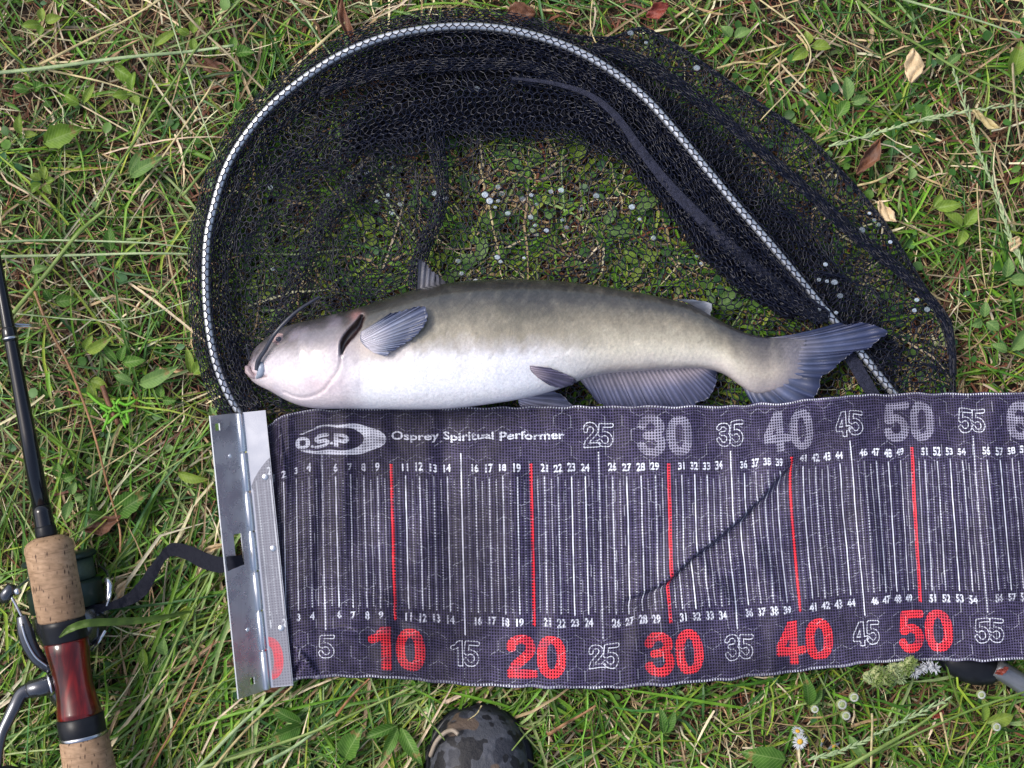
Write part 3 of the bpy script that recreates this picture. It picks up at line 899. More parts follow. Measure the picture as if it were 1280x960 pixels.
# fine grey speckle on the back and flank
spk = np.clip(snoise(ax, ay, 46, 0.16, 2) * 1.2, -1, 1)
bc *= (1 - 0.35 * np.clip(1 - wv / .3, 0, 1) * np.clip((ax - 330) / 60, 0, 1))[:, None]
bc *= (1 + 0.16 * spk * np.clip(1.2 - wv * 1.6, 0, 1))[:, None]
bc *= (1 + 0.06 * nz * np.clip(1.2 - wv * 1.4, 0, 1))[:, None]
blot = np.clip(snoise(ax, ay, 47, 0.05, 3) - .15, 0, 1)
bc *= (1 - 0.32 * blot * np.clip(1.15 - wv * 1.7, 0, 1))[:, None]
rg_ = np.random.default_rng(8)
for _ in range(46):
    x0_, y0_, a0_, l0_ = rg_.uniform(470, 900), rg_.uniform(365, 450), rg_.normal(0, .5), rg_.uniform(2, 9)
    dl_, _s, _t = dist_poly(ax, ay, [(x0_, y0_), (x0_ + l0_ * math.cos(a0_), y0_ + l0_ * math.sin(a0_))])
    bc *= (1 - rg_.uniform(-.35, .5) * np.exp(-(dl_ / 1.3) ** 2))[:, None]
pink = np.array(slin((205, 150, 150)))
def tint(m, colr):
    global bc
    m = m[:, None]; bc = bc * (1 - m) + np.asarray(colr) * m
tint(0.22 * np.exp(-((ax - 402) / 26) ** 2 - ((ay - 480) / 16) ** 2), pink)
tint(0.25 * flap, slin((176, 150, 150)))
tint(0.35 * crease, slin((120, 104, 112)))
tint(0.3 * np.exp(-((ax - 312) / 9) ** 2 - ((ay - 464) / 9) ** 2), slin((170, 110, 110)))
tint(0.6 * mouth, slin((120, 70, 75)))
tint(np.clip(slit * 3.2, 0, 1), slin((34, 4, 6)))
tint(0.55 * np.exp(-((ax - 392) / 38) ** 2 - ((ay - 420) / 13) ** 2), slin((112, 106, 118)))
tint(0.35 * np.clip(snoise(ax, ay, 51, .022, 3), 0, 1) * (ax < 450), slin((150, 142, 160)))
tint(0.45 * np.exp(-((ax - 446) / 7) ** 2 - ((ay - 395) / 6) ** 2), slin((196, 140, 136)))
tint(0.4 * np.clip(snoise(ax, ay, 52, .03, 4) - .1, 0, 1) * np.clip((ax - 480) / 60, 0, 1) * np.clip(1.1 - wv * 1.3, 0, 1), slin((78, 74, 66)))
tint(0.10 * np.clip(snoise(ax, ay, 53, .045, 3) - .2, 0, 1) * np.clip((ax - 520) / 60, 0, 1) * np.clip(1.2 - wv * 1.2, 0, 1), slin((190, 184, 166)))
tint(0.4 * np.exp(-((ax - 475) / 30) ** 2 - ((ay - 432) / 14) ** 2), slin((215, 190, 196)))
tint(np.clip(slit * 4, 0, 1), slin((26, 3, 5)))
t = NT('fish_skin')
a = t.n('ShaderNodeAttribute', attribute_name='Col')
nf = t.noise(500, 5, 0.65)
t.l(t.mix(1.0, a.outputs['Color'], t.ramp(nf, [(0.32, (0.84, 0.84, 0.85)), (0.68, (1.1, 1.1, 1.09))]), 'MULTIPLY'), t.b.inputs['Base Color'])
t.l(t.ramp(t.noise(350, 4), [(0.35, (0.3, 0.3, 0.3)), (0.65, (0.5, 0.5, 0.5))]), t.b.inputs['Roughness'])
t.b.inputs['Specular IOR Level'].default_value = 0.5
t.b.inputs['Coat Weight'].default_value = 1.0
t.b.inputs['Coat Roughness'].default_value = 0.1
t.b.inputs['Subsurface Weight'].default_value = 0.08
t.b.inputs['Subsurface Radius'].default_value = (0.006, 0.003, 0.002)
t.b.inputs['Subsurface Scale'].default_value = 1.0
t.bump(t.noise(230, 7, .75), 0.5, 0.0015)
M_SKIN = t.m
F = [tuple(q) for q in grid_faces(NR, NS, True)] + [tuple(range(NS))[::-1], tuple(range((NR - 1) * NS, NR * NS))]
obj('body', mesh_data('body', BV, F, col=bc), M_SKIN, fish)

t = NT('fin_skin')
a = t.n('ShaderNodeAttribute', attribute_name='Col')
t.l(a.outputs['Color'], t.b.inputs['Base Color'])
t.b.inputs['Roughness'].default_value = 0.38
t.b.inputs['Coat Weight'].default_value = 0.3
t.bump(t.noise(700, 4), 0.3, 0.0005)
tr = t.n('ShaderNodeBsdfTranslucent'); t.l(a.outputs['Color'], tr.inputs['Color'])
mx = t.n('ShaderNodeMixShader'); mx.inputs[0].default_value = 0.12
t.l(t.b.outputs[0], mx.inputs[1]); t.l(tr.outputs[0], mx.inputs[2]); t.l(mx.outputs[0], t.out.inputs['Surface'])
M_FIN = t.m

def fin(name, base, tip, rays, zb, zt, cbase, cmid, ctip, seed=0, nv=26, ripple=0.0006, edge_j=1.5, label=None, over=None, bow=0.0, ride=False):
    """fan between a base line and a free edge (both in photo pixels), rays as ridges"""
    nu = rays * 6 + 1
    B = resample(cr(base, 10), nu); T = resample(cr(tip, 10), nu)
    u = np.linspace(0, 1, nu); v = np.linspace(0, 1, nv)
    T = T + np.stack([edge_j * snoise(u * 100, u * 0, seed, 0.12, 3), edge_j * snoise(u * 100, u * 0 + 9, seed, 0.12, 3)], 1)
    xy = B[:, None] * (1 - v)[None, :, None] + T[:, None] * v[None, :, None]
    if bow:
        d = T - B
        nrm = np.stack([-d[:, 1], d[:, 0]], 1)
        xy = xy + nrm[:, None] * (bow * np.sin(v * math.pi))[None, :, None]
    zb = np.broadcast_to(zb, (nu,)); zt = np.broadcast_to(zt, (nu,))
    ray = np.cos(u * rays * 2 * math.pi)
    z = zb[:, None] * (1 - v) + zt[:, None] * v
    if over is not None:
        z = np.maximum(z * 0, fish_z(xy[..., 0].ravel(), xy[..., 1].ravel()).reshape(nu, nv)) + over[0] * (1 - v) + over[1] * v
    if ride:
        z = np.interp(xy[..., 0], np.r_[xs, 1110], np.r_[zc_ + np.linspace(0, .0006, NR), .0345])
    z = z + ripple * ray[:, None] * (np.clip(v * 3 - .6, 0, 1) if ride else (0.4 + 0.6 * v)) + 0.0016 * (snoise(xy[..., 0], xy[..., 1], seed + 3, 0.015, 2)) * v
    V = PA(xy.reshape(-1, 2), z.ravel())
    V2 = V.copy(); V2[:, 2] -= 0.0009 * (1.2 - np.tile(v, nu))
    F1 = grid_faces(nu, nv); N = len(V)
    Fs = [tuple(q) for q in F1] + [tuple(q[::-1] + N) for q in F1]
    bnd = [i * nv for i in range(nu)] + [(nu - 1) * nv + j for j in range(1, nv)] + [i * nv + nv - 1 for i in range(nu - 2, -1, -1)] + [j for j in range(nv - 2, 0, -1)]
    for a_, b_ in zip(bnd, bnd[1:] + bnd[:1]): Fs.append((a_, a_ + N, b_ + N, b_))
    cb, cm, ctp = (np.array(slin(c)) for c in (cbase, cmid, ctip))
    vv = v[None, :, None]
    c = cb * np.clip(1 - vv * 2, 0, 1) + cm * (1 - np.abs(vv * 2 - 1)) + ctp * np.clip(vv * 2 - 1, 0, 1)
    c = np.repeat(c, nu, 0) if c.shape[0] == 1 else c
    rr = np.random.default_rng(seed)
    rj = np.interp(u * rays, np.arange(rays + 1), rr.uniform(0.85, 1.15, rays + 1))
    c = c * ((1 + 0.28 * ray * 1.0) * rj)[:, None, None]
    c = c * (1 + 0.12 * snoise(xy[..., 0], xy[..., 1], seed + 7, 0.03, 3))[..., None]
    c = np.clip(c.reshape(-1, 3), 0.004, 0.9)
    o = obj(name, mesh_data(name, np.vstack([V, V2]), Fs, col=np.vstack([c, c])), M_FIN, fish)
    return o

fin('dorsal_fin', [(521, 366), (535, 361), (562, 357)], [(524, 324), (531, 327), (540, 338), (552, 349), (561, 355)], 6, .044, [.050] * 37, (96, 96, 106), (84, 86, 98), (70, 72, 86), seed=3)
fin('pectoral_fin', [(451, 415), (450, 424), (456, 433), (467, 441)], [(487, 392), (512, 386), (529, 383), (534, 394), (528, 411), (511, 426), (480, 446)], 17, 0, 0, (190, 186, 196), (104, 112, 136), (56, 64, 92), seed=4, over=(0.0012, 0.006), ripple=.0007)
fin('adipose_fin', [(840, 374), (858, 378), (880, 390)], [(848, 374), (870, 375), (886, 378), (890, 386), (887, 396), (882, 397)], 3, .034, .034, (56, 56, 64), (66, 72, 84), (92, 98, 112), seed=5, ripple=0.0001)
fin('pelvic_fin', [(655, 492), (648, 500), (650, 508)], [(680, 486), (696, 490), (712, 503), (716, 516), (690, 522), (660, 520)], 7, .027, .024, (176, 172, 190), (110, 112, 134), (80, 84, 110), seed=6)
fin('pelvic_fin', [(662, 457), (664, 464), (672, 472)], [(690, 461), (712, 470), (721, 477), (712, 482), (697, 484), (684, 480)], 7, 0, 0, (160, 148, 158), (92, 86, 110), (110, 104, 126), seed=7, over=(0.0008, 0.003), ripple=.0005)
fin('anal_fin', [(724, 474), (745, 467), (780, 463), (830, 460), (884, 460)], [(742, 498), (765, 512), (800, 514), (845, 512), (878, 502), (893, 486), (896, 464)], 30, .029, .0235, (170, 156, 160), (100, 102, 128), (54, 60, 90), seed=8, edge_j=2.2)
fin('tail_fin', [(945, 424), (962, 430), (970, 445), (962, 462), (940, 476), (926, 478)], [(1050, 405), (1084, 405), (1108, 412), (1098, 427), (1070, 441), (1044, 458), (1026, 474), (1020, 492), (1012, 512), (985, 520), (955, 520), (938, 500)], 20, .0335, .031,
    (120, 114, 116), (68, 76, 104), (36, 42, 72), seed=9, edge_j=3, nv=60, ripple=.0007, bow=0.03, ride=True)

# eye, barbels, lips
ez = float(fish_z(349, 424)[0])
ec = P(350, 424, ez - 0.0016)
t = NT('eye_white'); t.b.inputs['Base Color'].default_value = (0.42, 0.3, 0.3, 1); t.b.inputs['Roughness'].default_value = 0.2
eye = obj('eye', mesh_data('eye', *ball(ec, 0.0042, 14, 20, sc=(1.15, .8, .9))), t.m, fish)
t = NT('pupil'); t.b.inputs['Base Color'].default_value = (0.05, 0.05, 0.075, 1); t.b.inputs['Roughness'].default_value = 0.08
obj('pupil', mesh_data('pupil', *ball((ec[0] - .0003, ec[1], ec[2] + 0.0021), 0.0026, 14, 20, sc=(1.1, .85, .75))), t.m, eye)
a = np.linspace(0, 2 * math.pi, 25)
ringp = np.stack([ec[0] + np.cos(a) * .0048, ec[1] + np.sin(a) * .0035, np.full(25, ez - 0.0002) - .0012 * np.sin(a)], 1)
obj('eyelid', mesh_data('eyelid', *sweep(ringp, 0.0008, 8, caps=False)), simple('eyelid_skin', (0.3, 0.2, 0.2), (0.4, 0.28, 0.27), 0.4), fish)
M_BARB = simple('barbel_skin', (0.014, 0.016, 0.028), (0.04, 0.043, 0.062), 0.35, scale=150)
def barbel(pts, r0, r1, m):
    p = cr(pts, 10)
    zf = fish_z(p[:, 0], p[:, 1])
    V = PA(p[:, :2], p[:, 2])
    obj('barbel', mesh_data('barbel', *sweep(V, np.linspace(r0, r1, len(V)), 10)), m, fish)
barbel([(321, 462, .048), (323, 451, .051), (331, 438, .056), (343, 418, .062), (358, 401, .063), (374, 387, .062), (388, 378, .06), (400, 371, .057)], .0018, .0010, M_BARB)
barbel([(312, 450, .040), (310, 440, .046), (308, 431, .05)], .0009, .0004, M_BARB)
barbel([(345, 492, .040), (352, 500, .034), (350, 506, .028)], .0010, .0004, M_BARB)
M_LIP = simple('lip_skin', (0.22, 0.17, 0.19), (0.36, 0.28, 0.3), 0.4, scale=150)
lp_ = cr([(324, 452, 0), (327, 458, 0), (326, 466, 0), (321, 472, 0)], 8)
lz = fish_z(lp_[:, 0], lp_[:, 1])
lipv = PA(lp_[:, :2], lz + 0.0005)
obj('barbel_base', mesh_data('barbel_base', *sweep(lipv, np.sin(np.linspace(.35, 2.8, len(lipv))) * .0030, 12)), simple('barbel_base_skin', (0.22, 0.26, 0.34), (0.34, 0.38, 0.46), .35), fish)
obj('lip', mesh_data('lip', *sweep(PA(np.array([(309, 458), (310, 464), (314, 469), (322, 473)], float), [.033, .034, .035, .036]), [.0018, .0024, .0022, .0012], 12)), M_LIP, fish)

# ================================================================== THE MEASURING MAT
mat_t = empty('measuring_mat', P(800, 680, 0.02), 'dark woven measuring mat with red and white centimetre numbers below the fish', 'measuring mat')

# --- the print, drawn into a generated texture (u: centimetres along, v: across)
PX = 44
U0, U1 = -2.0, 66.0
IW, IH = int((U1 - U0) * PX), 900          # 20.4 cm tall
VC = IH / 20.4                              # pixels per cm across
img = np.zeros((IH, IW, 3), np.float32)     # R white print, G red print, B lilac print
def U(u): return (u - U0) * PX
def VV_(v): return v * IH
def put(ch, x0, y0, a, k=1.0):
    h, w_ = a.shape
    x0, y0 = int(round(x0)), int(round(y0))
    X0, Y0, X1, Y1 = max(x0, 0), max(y0, 0), min(x0 + w_, IW), min(y0 + h, IH)
    if X1 <= X0 or Y1 <= Y0: return
    s = img[Y0:Y1, X0:X1, ch]
    np.maximum(s, a[Y0 - y0:Y1 - y0, X0 - x0:X1 - x0] * k, out=s)

def arc(cx, cy, rx, ry, a0, a1, n=26, p=1.0):
    t_ = np.radians(np.linspace(a0, a1, n))
    f = lambda q: np.sign(q) * np.abs(q) ** p
    return [(cx + rx * f(math.cos(x)), cy - ry * f(math.sin(x))) for x in t_]
TH = 0.1     # half stroke
SK = {
 '0': ([arc(.32, .5, .205, .395, 0, 360, 48, .85)], .64),
 '1': ([[(.33, -.2), (.33, 1.2)], [(.05, .27), (.16, .24), (.26, .12)]], .5),
 '2': ([arc(.31, .30, .20, .195, 185, -30, 26) + [(.42, .48), (.16, .76), (.13, .895)], [(.02, .895), (.60, .895)]], .62),
 '3': ([arc(.30, .29, .20, .20, 165, -80, 28), arc(.30, .69, .215, .22, 80, -165, 28), [(.22, .485), (.33, .485)]], .62),
 '4': ([[(.42, -.2), (.42, 1.2)], [(.40, .04), (.11, .60)], [(.05, .70), (.62, .70)]], .66),
 '5': ([[(.56, .09), (.17, .09), (.125, .47)], arc(.305, .67, .22, .24, 128, -160, 30)], .63),
 'O': ([arc(.42, .5, .30, .38, 0, 360, 48, .8)], .84),
 'S': ([[(.70, .125), (.30, .125)], arc(.30, .31, .185, .185, 90, 270, 16), [(.30, .5), (.52, .5)], arc(.52, .69, .185, .185, 90, -90, 16), [(.52, .875), (.10, .875)]], .80),
 'P': ([[(.14, -.2), (.14, 1.2)], [(.14, .125), (.5, .125)], arc(.50, .345, .2, .215, 90, -90, 16), [(.5, .565), (.14, .565)]], .80),
 '6': ([arc(.32, .675, .205, .22, 0, 360, 40), arc(.34, .5, .225, .395, 60, 190, 24)], .64),
}
def digit(chr_, hpx, outline=None, sx=1.0):
    strokes, wd = SK[chr_]
    pad = 6
    H, W = int(hpx) + 2 * pad, int(wd * hpx * sx) + 2 * pad
    yy, xx = np.mgrid[0:H, 0:W]
    X_ = (xx + .5 - pad) / hpx / sx; Y_ = (yy + .5 - pad) / hpx
    d = np.full((H, W), 9.0)
    for st in strokes:
        st = np.array(st, float)
        for a, b in zip(st[:-1], st[1:]):
            e = b - a; l2 = (e ** 2).sum() + 1e-12
            t_ = np.clip(((X_ - a[0]) * e[0] + (Y_ - a[1]) * e[1]) / l2, 0, 1)
            d = np.minimum(d, np.hypot(X_ - a[0] - t_ * e[0], Y_ - a[1] - t_ * e[1]))
    d = d - TH
    d = np.maximum(d, np.maximum(-Y_, Y_ - 1))
    if chr_ in '24': d = np.maximum(d, -(X_ - 0.015))
    d = d * hpx
    if outline is None:
        return np.clip(0.5 - d, 0, 1), pad, wd * hpx * sx
    return np.clip(0.5 + outline / 2 - np.abs(d + outline / 2), 0, 1), pad, wd * hpx * sx
def number(txt, uc, vc, hcm, ch, outline=None, sx=1.0, gap=0.02, k=1.0):
    h = hcm * VC
    sxx = sx * PX / VC
    gl = [digit(c_, h, outline, sxx) for c_ in txt]
    tot = sum(g[2] for g in gl) + gap * h * (len(gl) - 1)
    x = U(uc) - tot / 2
    for a, pad, w_ in gl:
        put(ch, x - pad, VV_(vc) - h / 2 - pad, a, k)
        x += w_ + gap * h

def text_bitmap(txt, wpx, hpx, offset=0.02, space=1.0):
    cu = bpy.data.curves.new('t', 'FONT'); cu.body = txt; cu.offset = offset; cu.space_character = space; cu.resolution_u = 3
    ob = bpy.data.objects.new('t', cu); COL.objects.link(ob)
    bpy.context.view_layer.update()
    me = bpy.data.meshes.new_from_object(ob.evaluated_get(bpy.context.evaluated_depsgraph_get()))
    me.calc_loop_triangles()
    v = np.array([q.co[:2] for q in me.vertices]); tr_ = [tuple(q.vertices) for q in me.loop_triangles]
    bpy.data.objects.remove(ob); bpy.data.curves.remove(cu); bpy.data.meshes.remove(me)
    lo, hi = v.min(0), v.max(0)
    if wpx is None: wpx = hpx * (hi[0] - lo[0]) / (hi[1] - lo[1])
    wpx, hpx = int(wpx), int(hpx)
    q = (v - lo) / (hi - lo) * [wpx, hpx]; q[:, 1] = hpx - q[:, 1]
    out = np.zeros((hpx + 2, wpx + 2), np.float32)
    for a, b, c_ in tr_:
        A, B, C_ = q[a], q[b], q[c_]
        x0, x1 = int(min(A[0], B[0], C_[0])), int(max(A[0], B[0], C_[0])) + 1
        y0, y1 = int(min(A[1], B[1], C_[1])), int(max(A[1], B[1], C_[1])) + 1
        yy, xx = np.mgrid[y0:y1 + 1, x0:x1 + 1]
        xx = xx + .5; yy = yy + .5
        e = lambda P_, Q_: (Q_[0] - P_[0]) * (yy - P_[1]) - (Q_[1] - P_[1]) * (xx - P_[0])
        w0, w1, w2 = e(A, B), e(B, C_), e(C_, A)
        m = ((w0 >= 0) & (w1 >= 0) & (w2 >= 0)) | ((w0 <= 0) & (w1 <= 0) & (w2 <= 0))
        sub = out[y0:y1 + 1, x0:x1 + 1]
        sub[m[:sub.shape[0], :sub.shape[1]]] = 1
    return out
def write(txt, uc, vc, wcm, hcm, ch=0, offset=0.02, k=1.0, left=False):
    a = text_bitmap(txt, wcm * PX if wcm else None, hcm * VC, offset)
    put(ch, U(uc) - (0 if left else a.shape[1] / 2), VV_(vc) - a.shape[0] / 2, a, k)

def rect(ch, x0, x1, y0, y1, k=1.0):
    img[int(max(y0, 0)):int(y1), int(round(max(x0, 0))):int(round(x1)), ch] = np.maximum(img[int(max(y0, 0)):int(y1), int(round(max(x0, 0))):int(round(x1)), ch], k)
# faint hexagon pattern
vt, e, cs, inv = hexlat(56, 18)
hxy = np.c_[U(vt[:, 0] * 1.25 - 2), vt[:, 1] * 1.25 * VC]
r_ = np.random.default_rng(3)
for a, b in e:
    if r_.uniform() < 0.3: continue
    A, B = hxy[a], hxy[b]
    n_ = int(np.hypot(*(B - A)) * 1.2)
    xs_ = np.linspace(A[0], B[0], n_); ys_ = np.linspace(A[1], B[1], n_)
    kk = r_.uniform(0.05, 0.4)
    for dx in (0, 1):
        xi, yi = (xs_ + dx).astype(int), (ys_ + (dx == 1)).astype(int)
        m = (xi >= 0) & (xi < IW) & (yi >= 0) & (yi < IH)
        img[yi[m], xi[m], 0] = np.maximum(img[yi[m], xi[m], 0], kk)
# scale lines
for k2 in range(0, 64 * 2):
    u = k2 / 2
    ui = int(round(u))
    w_ = PX * 0.066
    x = U(u)
    if k2 % 2:      # half centimetres: fine dotted
        for y in range(int(VV_(.262)), int(VV_(.735)), 7): rect(0, x - 1.6, x + 1.6, y, y + 4, .55)
    elif ui % 10 == 0 and ui > 0:
        rect(1, x - PX * .115, x + PX * .115, VV_(.205), VV_(.782))
    elif ui % 5 == 0 and ui > 0:
        rect(0, x - w_ * .6, x + w_ * .6, VV_(.165), VV_(.822))
    else:
        if ui % 3 == 1:
            for y in range(int(VV_(.25)), int(VV_(.74)), 9): rect(0, x - w_ * .55, x + w_ * .55, y, y + 7, .9)
        else:
            rect(0, x - w_ * .6, x + w_ * .6, VV_(.25), VV_(.74), .95)
        if ui > 0:
            tb_ = text_bitmap(str(ui), None, 0.62 * VC, 0.035)
            tb_ = tb_[:, np.clip((np.arange(int(tb_.shape[1] * .78)) / .78).astype(int), 0, tb_.shape[1] - 1)]
            for v_ in (.219, .768): put(0, x - tb_.shape[1] / 2, VV_(v_) - tb_.shape[0] / 2, tb_)
for u in range(0, 66, 5):
    if u % 10 == 0:
        number(str(u), u + (0.15 if u else 0.6), .889, 3.18, 1, sx=1.08)
        if u >= 30: number(str(u), u - .1, .107, 3.0, 2, sx=1.08)
    else:
        number(str(u), u, .885, 1.85, 0, outline=2.6, sx=1.0, gap=-.06 if u > 5 else 0)
        if u >= 25: number(str(u), u, .104, 1.85, 0, outline=2.6, sx=1.0, gap=-.06)
# oval emblem with letters: a crescent thick on the right, thin on the left
yy, xx = np.mgrid[0:IH, 0:int(U(12))]
uc, vc = (xx / PX + U0), (yy / IH * 20.4)
eo = np.abs((uc - 6.25) / 3.42) ** 2.3 + np.abs((vc - 2.32) / 1.16) ** 2.3
ei = np.abs((uc - 5.62) / 2.45) ** 2.2 + np.abs((vc - 2.27) / .90) ** 2.2
em = (eo < 1) & (ei > 1)
em &= ~((uc < 4.6) & (vc < 2.6) & (np.sin((uc * 1.0 + vc * 3.2) * 7.5) > .35))
em &= ~((uc < 4.2) & (np.abs(vc - 2.35) < .65))
img[0:IH, 0:int(U(12)), 0] = np.maximum(np.where((eo < 1), 0, img[0:IH, 0:int(U(12)), 0]), em * 1.0)
TH = 0.125
for c_, u_ in (('O', 3.55), ('S', 5.0), ('P', 6.42)): number(c_, u_, .1185, 1.0, 0, sx=1.32)
for u_ in (4.30, 5.72): rect(0, U(u_) - 5, U(u_) + 5, VV_(.1185) + .22 * VC, VV_(.1185) + .41 * VC)
write('Osprey Spiritual Performer', 10.05, .108, 12.5, .80, offset=.022, left=True)
# stitched hems
for x in range(0, IW, 9):
    rect(0, x, x + 5, 2, 7, .9); rect(0, x, x + 5, IH - 8, IH - 2, .95)
# abrasion: the print has rubbed off here and there
wear = np.clip(0.92 + 0.5 * snoise(*np.meshgrid(np.arange(IW) / PX, np.arange(IH) / VC), 91, .35, 3), .45, 1).astype(np.float32)
img *= wear[..., None]

im = bpy.data.images.new('mat_print', IW, IH, alpha=False)
im.colorspace_settings.name = 'Non-Color'
buf = np.ones((IH, IW, 4), np.float32); buf[..., :3] = img[::-1]
im.pixels.foreach_set(buf.ravel()); im.update()

def weave(t, uvn):
    """holes between the yarns, 1.9 mm apart"""
    sx = t.n('ShaderNodeSeparateXYZ'); t.l(uvn, sx.inputs[0])
    a = t.math('ABSOLUTE', t.math('SINE', t.math('MULTIPLY', sx.outputs[0], (U1 - U0) / .21 * math.pi)))
    b = t.math('ABSOLUTE', t.math('SINE', t.math('MULTIPLY', sx.outputs[1], 20.4 / .21 * math.pi)))
    return t.math('MULTIPLY', a, b)
t = NT('mat_fabric')
uvn = t.n('ShaderNodeUVMap')
ti = t.n('ShaderNodeTexImage', image=im, extension='CLIP')
t.l(uvn.outputs[0], ti.inputs[0])
sc_ = t.n('ShaderNodeSeparateColor'); t.l(ti.outputs[0], sc_.inputs[0])
base = t.ramp(t.noise(14, 6, 0.6), [(0.3, (0.026, 0.021, 0.050)), (0.7, (0.050, 0.042, 0.086))])
fz = t.noise(260, 3, .6)
base = t.mix(1.0, base, t.ramp(fz, [(0.35, (0.75, 0.75, 0.75)), (0.7, (1.35, 1.35, 1.35))]), 'MULTIPLY')
c = t.mix(sc_.outputs[2], base, (0.21, 0.2, 0.27))
c = t.mix(sc_.outputs[1], c, (0.66, 0.03, 0.045))
c = t.mix(sc_.outputs[0], c, (0.62, 0.64, 0.72))
wv_ = weave(t, uvn.outputs[0])
damp = t.ramp(t.noise(9, 5, .6), [(0.42, (0.55, 0.54, 0.58)), (0.56, (1.05, 1.05, 1.05))])
c = t.mix(1.0, c, damp, 'MULTIPLY')
fib = t.ramp(t.noise(700, 4, .7), [(0.68, (0, 0, 0)), (0.76, (0.25, 0.25, 0.25))])
c = t.mix(fib, c, (0.45, 0.45, 0.5))
hole = t.ramp(wv_, [(0.30, (1.45, 1.45, 1.45)), (0.66, (0.03, 0.03, 0.04))])
c = t.mix(t.math('SUBTRACT', 1.0, t.math('MULTIPLY', sc_.outputs[0], .45)), c, hole, 'MULTIPLY')
t.l(c, t.b.inputs['Base Color'])
t.b.inputs['Roughness'].default_value = 0.5
t.b.inputs['Specular IOR Level'].default_value = 0.22
t.bump(t.math('SUBTRACT', 1.0, wv_), 0.5, 0.0004)
M_MAT = t.m

# --- shape: columns measured in the photograph, u -> top edge point, bottom edge point
CU = np.array([-2, 0, 2, 3, 5, 10, 15, 20, 25, 30, 35, 40, 45, 50, 55, 60, 66], float)
CT = np.array([(300, 540), (334, 532), (352, 519), (369, 514), (401, 511), (487, 510), (575, 509), (662, 508), (746, 507), (834, 507), (911, 507), (985, 502), (1057, 494), (1136, 491), (1211, 491), (1288, 490), (1380, 489)], float)
CB = np.array([(303, 850), (328, 856), (358, 853), (375, 849), (409, 846), (496, 848), (583, 857), (669, 860), (755, 861), (844, 856), (926, 848), (1004, 839), (1087, 829), (1153, 825), (1240, 827), (1318, 821), (1410, 815)], float)
FOLD = cr([(996, 562), (975, 592), (940, 632), (900, 668), (862, 698), (834, 724), (800, 740), (765, 752)], 10)
def mat_point(u, v):
    """u in cm, v 0..1 -> px, py, z (arrays)"""
    f = lambda arr, k: np.interp(u, CU, arr[:, k])
    sm_ = lambda arr, k: (f(arr, k) + np.interp(u - .8, CU, arr[:, k]) + np.interp(u + .8, CU, arr[:, k])) / 3
    tx, ty, bx_, by_ = sm_(CT, 0), sm_(CT, 1), sm_(CB, 0), sm_(CB, 1)
    px = tx * (1 - v) + bx_ * v
    py = ty * (1 - v) + by_ * v
    z = 0.0285 + 0.0016 * snoise(px, py, 61, .0035, 2) + 0.00045 * snoise(px, py, 62, 0.02, 2)
    # fine lengthwise ruts where the cloth sags between blades
    z += 0.0014 * snoise(px, py * 0.25, 63, 0.022, 2) * np.clip(.3 + snoise(px, py, 64, .006, 1), 0, 1)
    d, sgn, tt = dist_poly(px, py, FOLD)
    sd = -d * sgn                     # positive on the lower right
    amp = np.clip(np.sin(np.clip(tt, 0, 1) * math.pi), 0, 1) ** .9 * np.where((tt <= 0) | (tt >= 1), np.exp(-(d / 12) ** 2), 1)
    z += amp * 0.0080 * np.where(sd < 0, np.exp(-(sd / 26) ** 2), np.clip(1 - sd / 5, 0, 1))
    z += amp * 0.0045 * np.where(sd > 6, np.exp(-((sd - 48) / 24) ** 2), 0)
    comp = np.where(sd > 0, np.minimum(sd, 13) * .78, 0) * amp * np.clip(1 - (sd - 13) / 110, 0, 1)
    px = px - comp * .80; py = py - comp * .5
    # bump over the tail fin, curled left corner, lifted rim
    z += 0.006 * np.exp(-((px - 1000) / 60) ** 2 - ((py - 500) / 26) ** 2)
    z += 0.004 * np.exp(-((px - 800) / 90) ** 2 - ((py - 505) / 20) ** 2)
    z += 0.004 * np.exp(-((px - 358) / 8) ** 2 - ((py - 545) / 45) ** 2) + 0.004 * np.exp(-((px - 380) / 12) ** 2 - ((py - 830) / 20) ** 2)
    z += 0.004 * np.clip((px - 1000) / 300, 0, 1)
    z += 0.0025 * np.sin((px - 470) / 17) * np.exp(-((py - 850) / 30) ** 2) * np.exp(-((px - 490) / 60) ** 2)
    # crumples
    for (cx_, cy_, an, ln_, wd_, am) in [(470, 790, 0.12, 70, 8, .003), (500, 760, 0.5, 60, 7, .0025), (1090, 690, 1.35, 90, 14, .004), (1130, 640, 1.5, 70, 12, -.003), (640, 700, 1.5, 110, 22, .0022), (560, 640, 1.5, 120, 16, -.002),
                                         (700, 770, 1.4, 60, 12, .002), (1240, 650, 1.55, 120, 16, .003), (760, 620, 1.6, 110, 20, -.002), (960, 720, 1.1, 60, 9, .003), (900, 740, .95, 60, 8, .0028), (383, 826, .9, 22, 2.5, .0035), (352, 560, 1.45, 40, 2.5, .003), (372, 835, 2.2, 14, 3, -.003), (430, 600, 1.6, 110, 10, .002), (400, 700, 1.6, 100, 7, -.002)]:
        a_ = (px - cx_) * math.cos(an) + (py - cy_) * math.sin(an); b_ = -(px - cx_) * math.sin(an) + (py - cy_) * math.cos(an)
        z += 1.3 * am * np.exp(-(a_ / ln_) ** 2 - (b_ / wd_) ** 2)
    py = py + 1.2 * snoise(px, py, 66, .02, 2) * np.exp(-((v - .5) / .49) ** 30 * 0)
    return px, py, z
NU, NV = 560, 200
uu = np.linspace(0.1, 65.5, NU); vv = np.linspace(0, 1, NV)
Ug, Vg = np.meshgrid(uu, vv, indexing='ij')
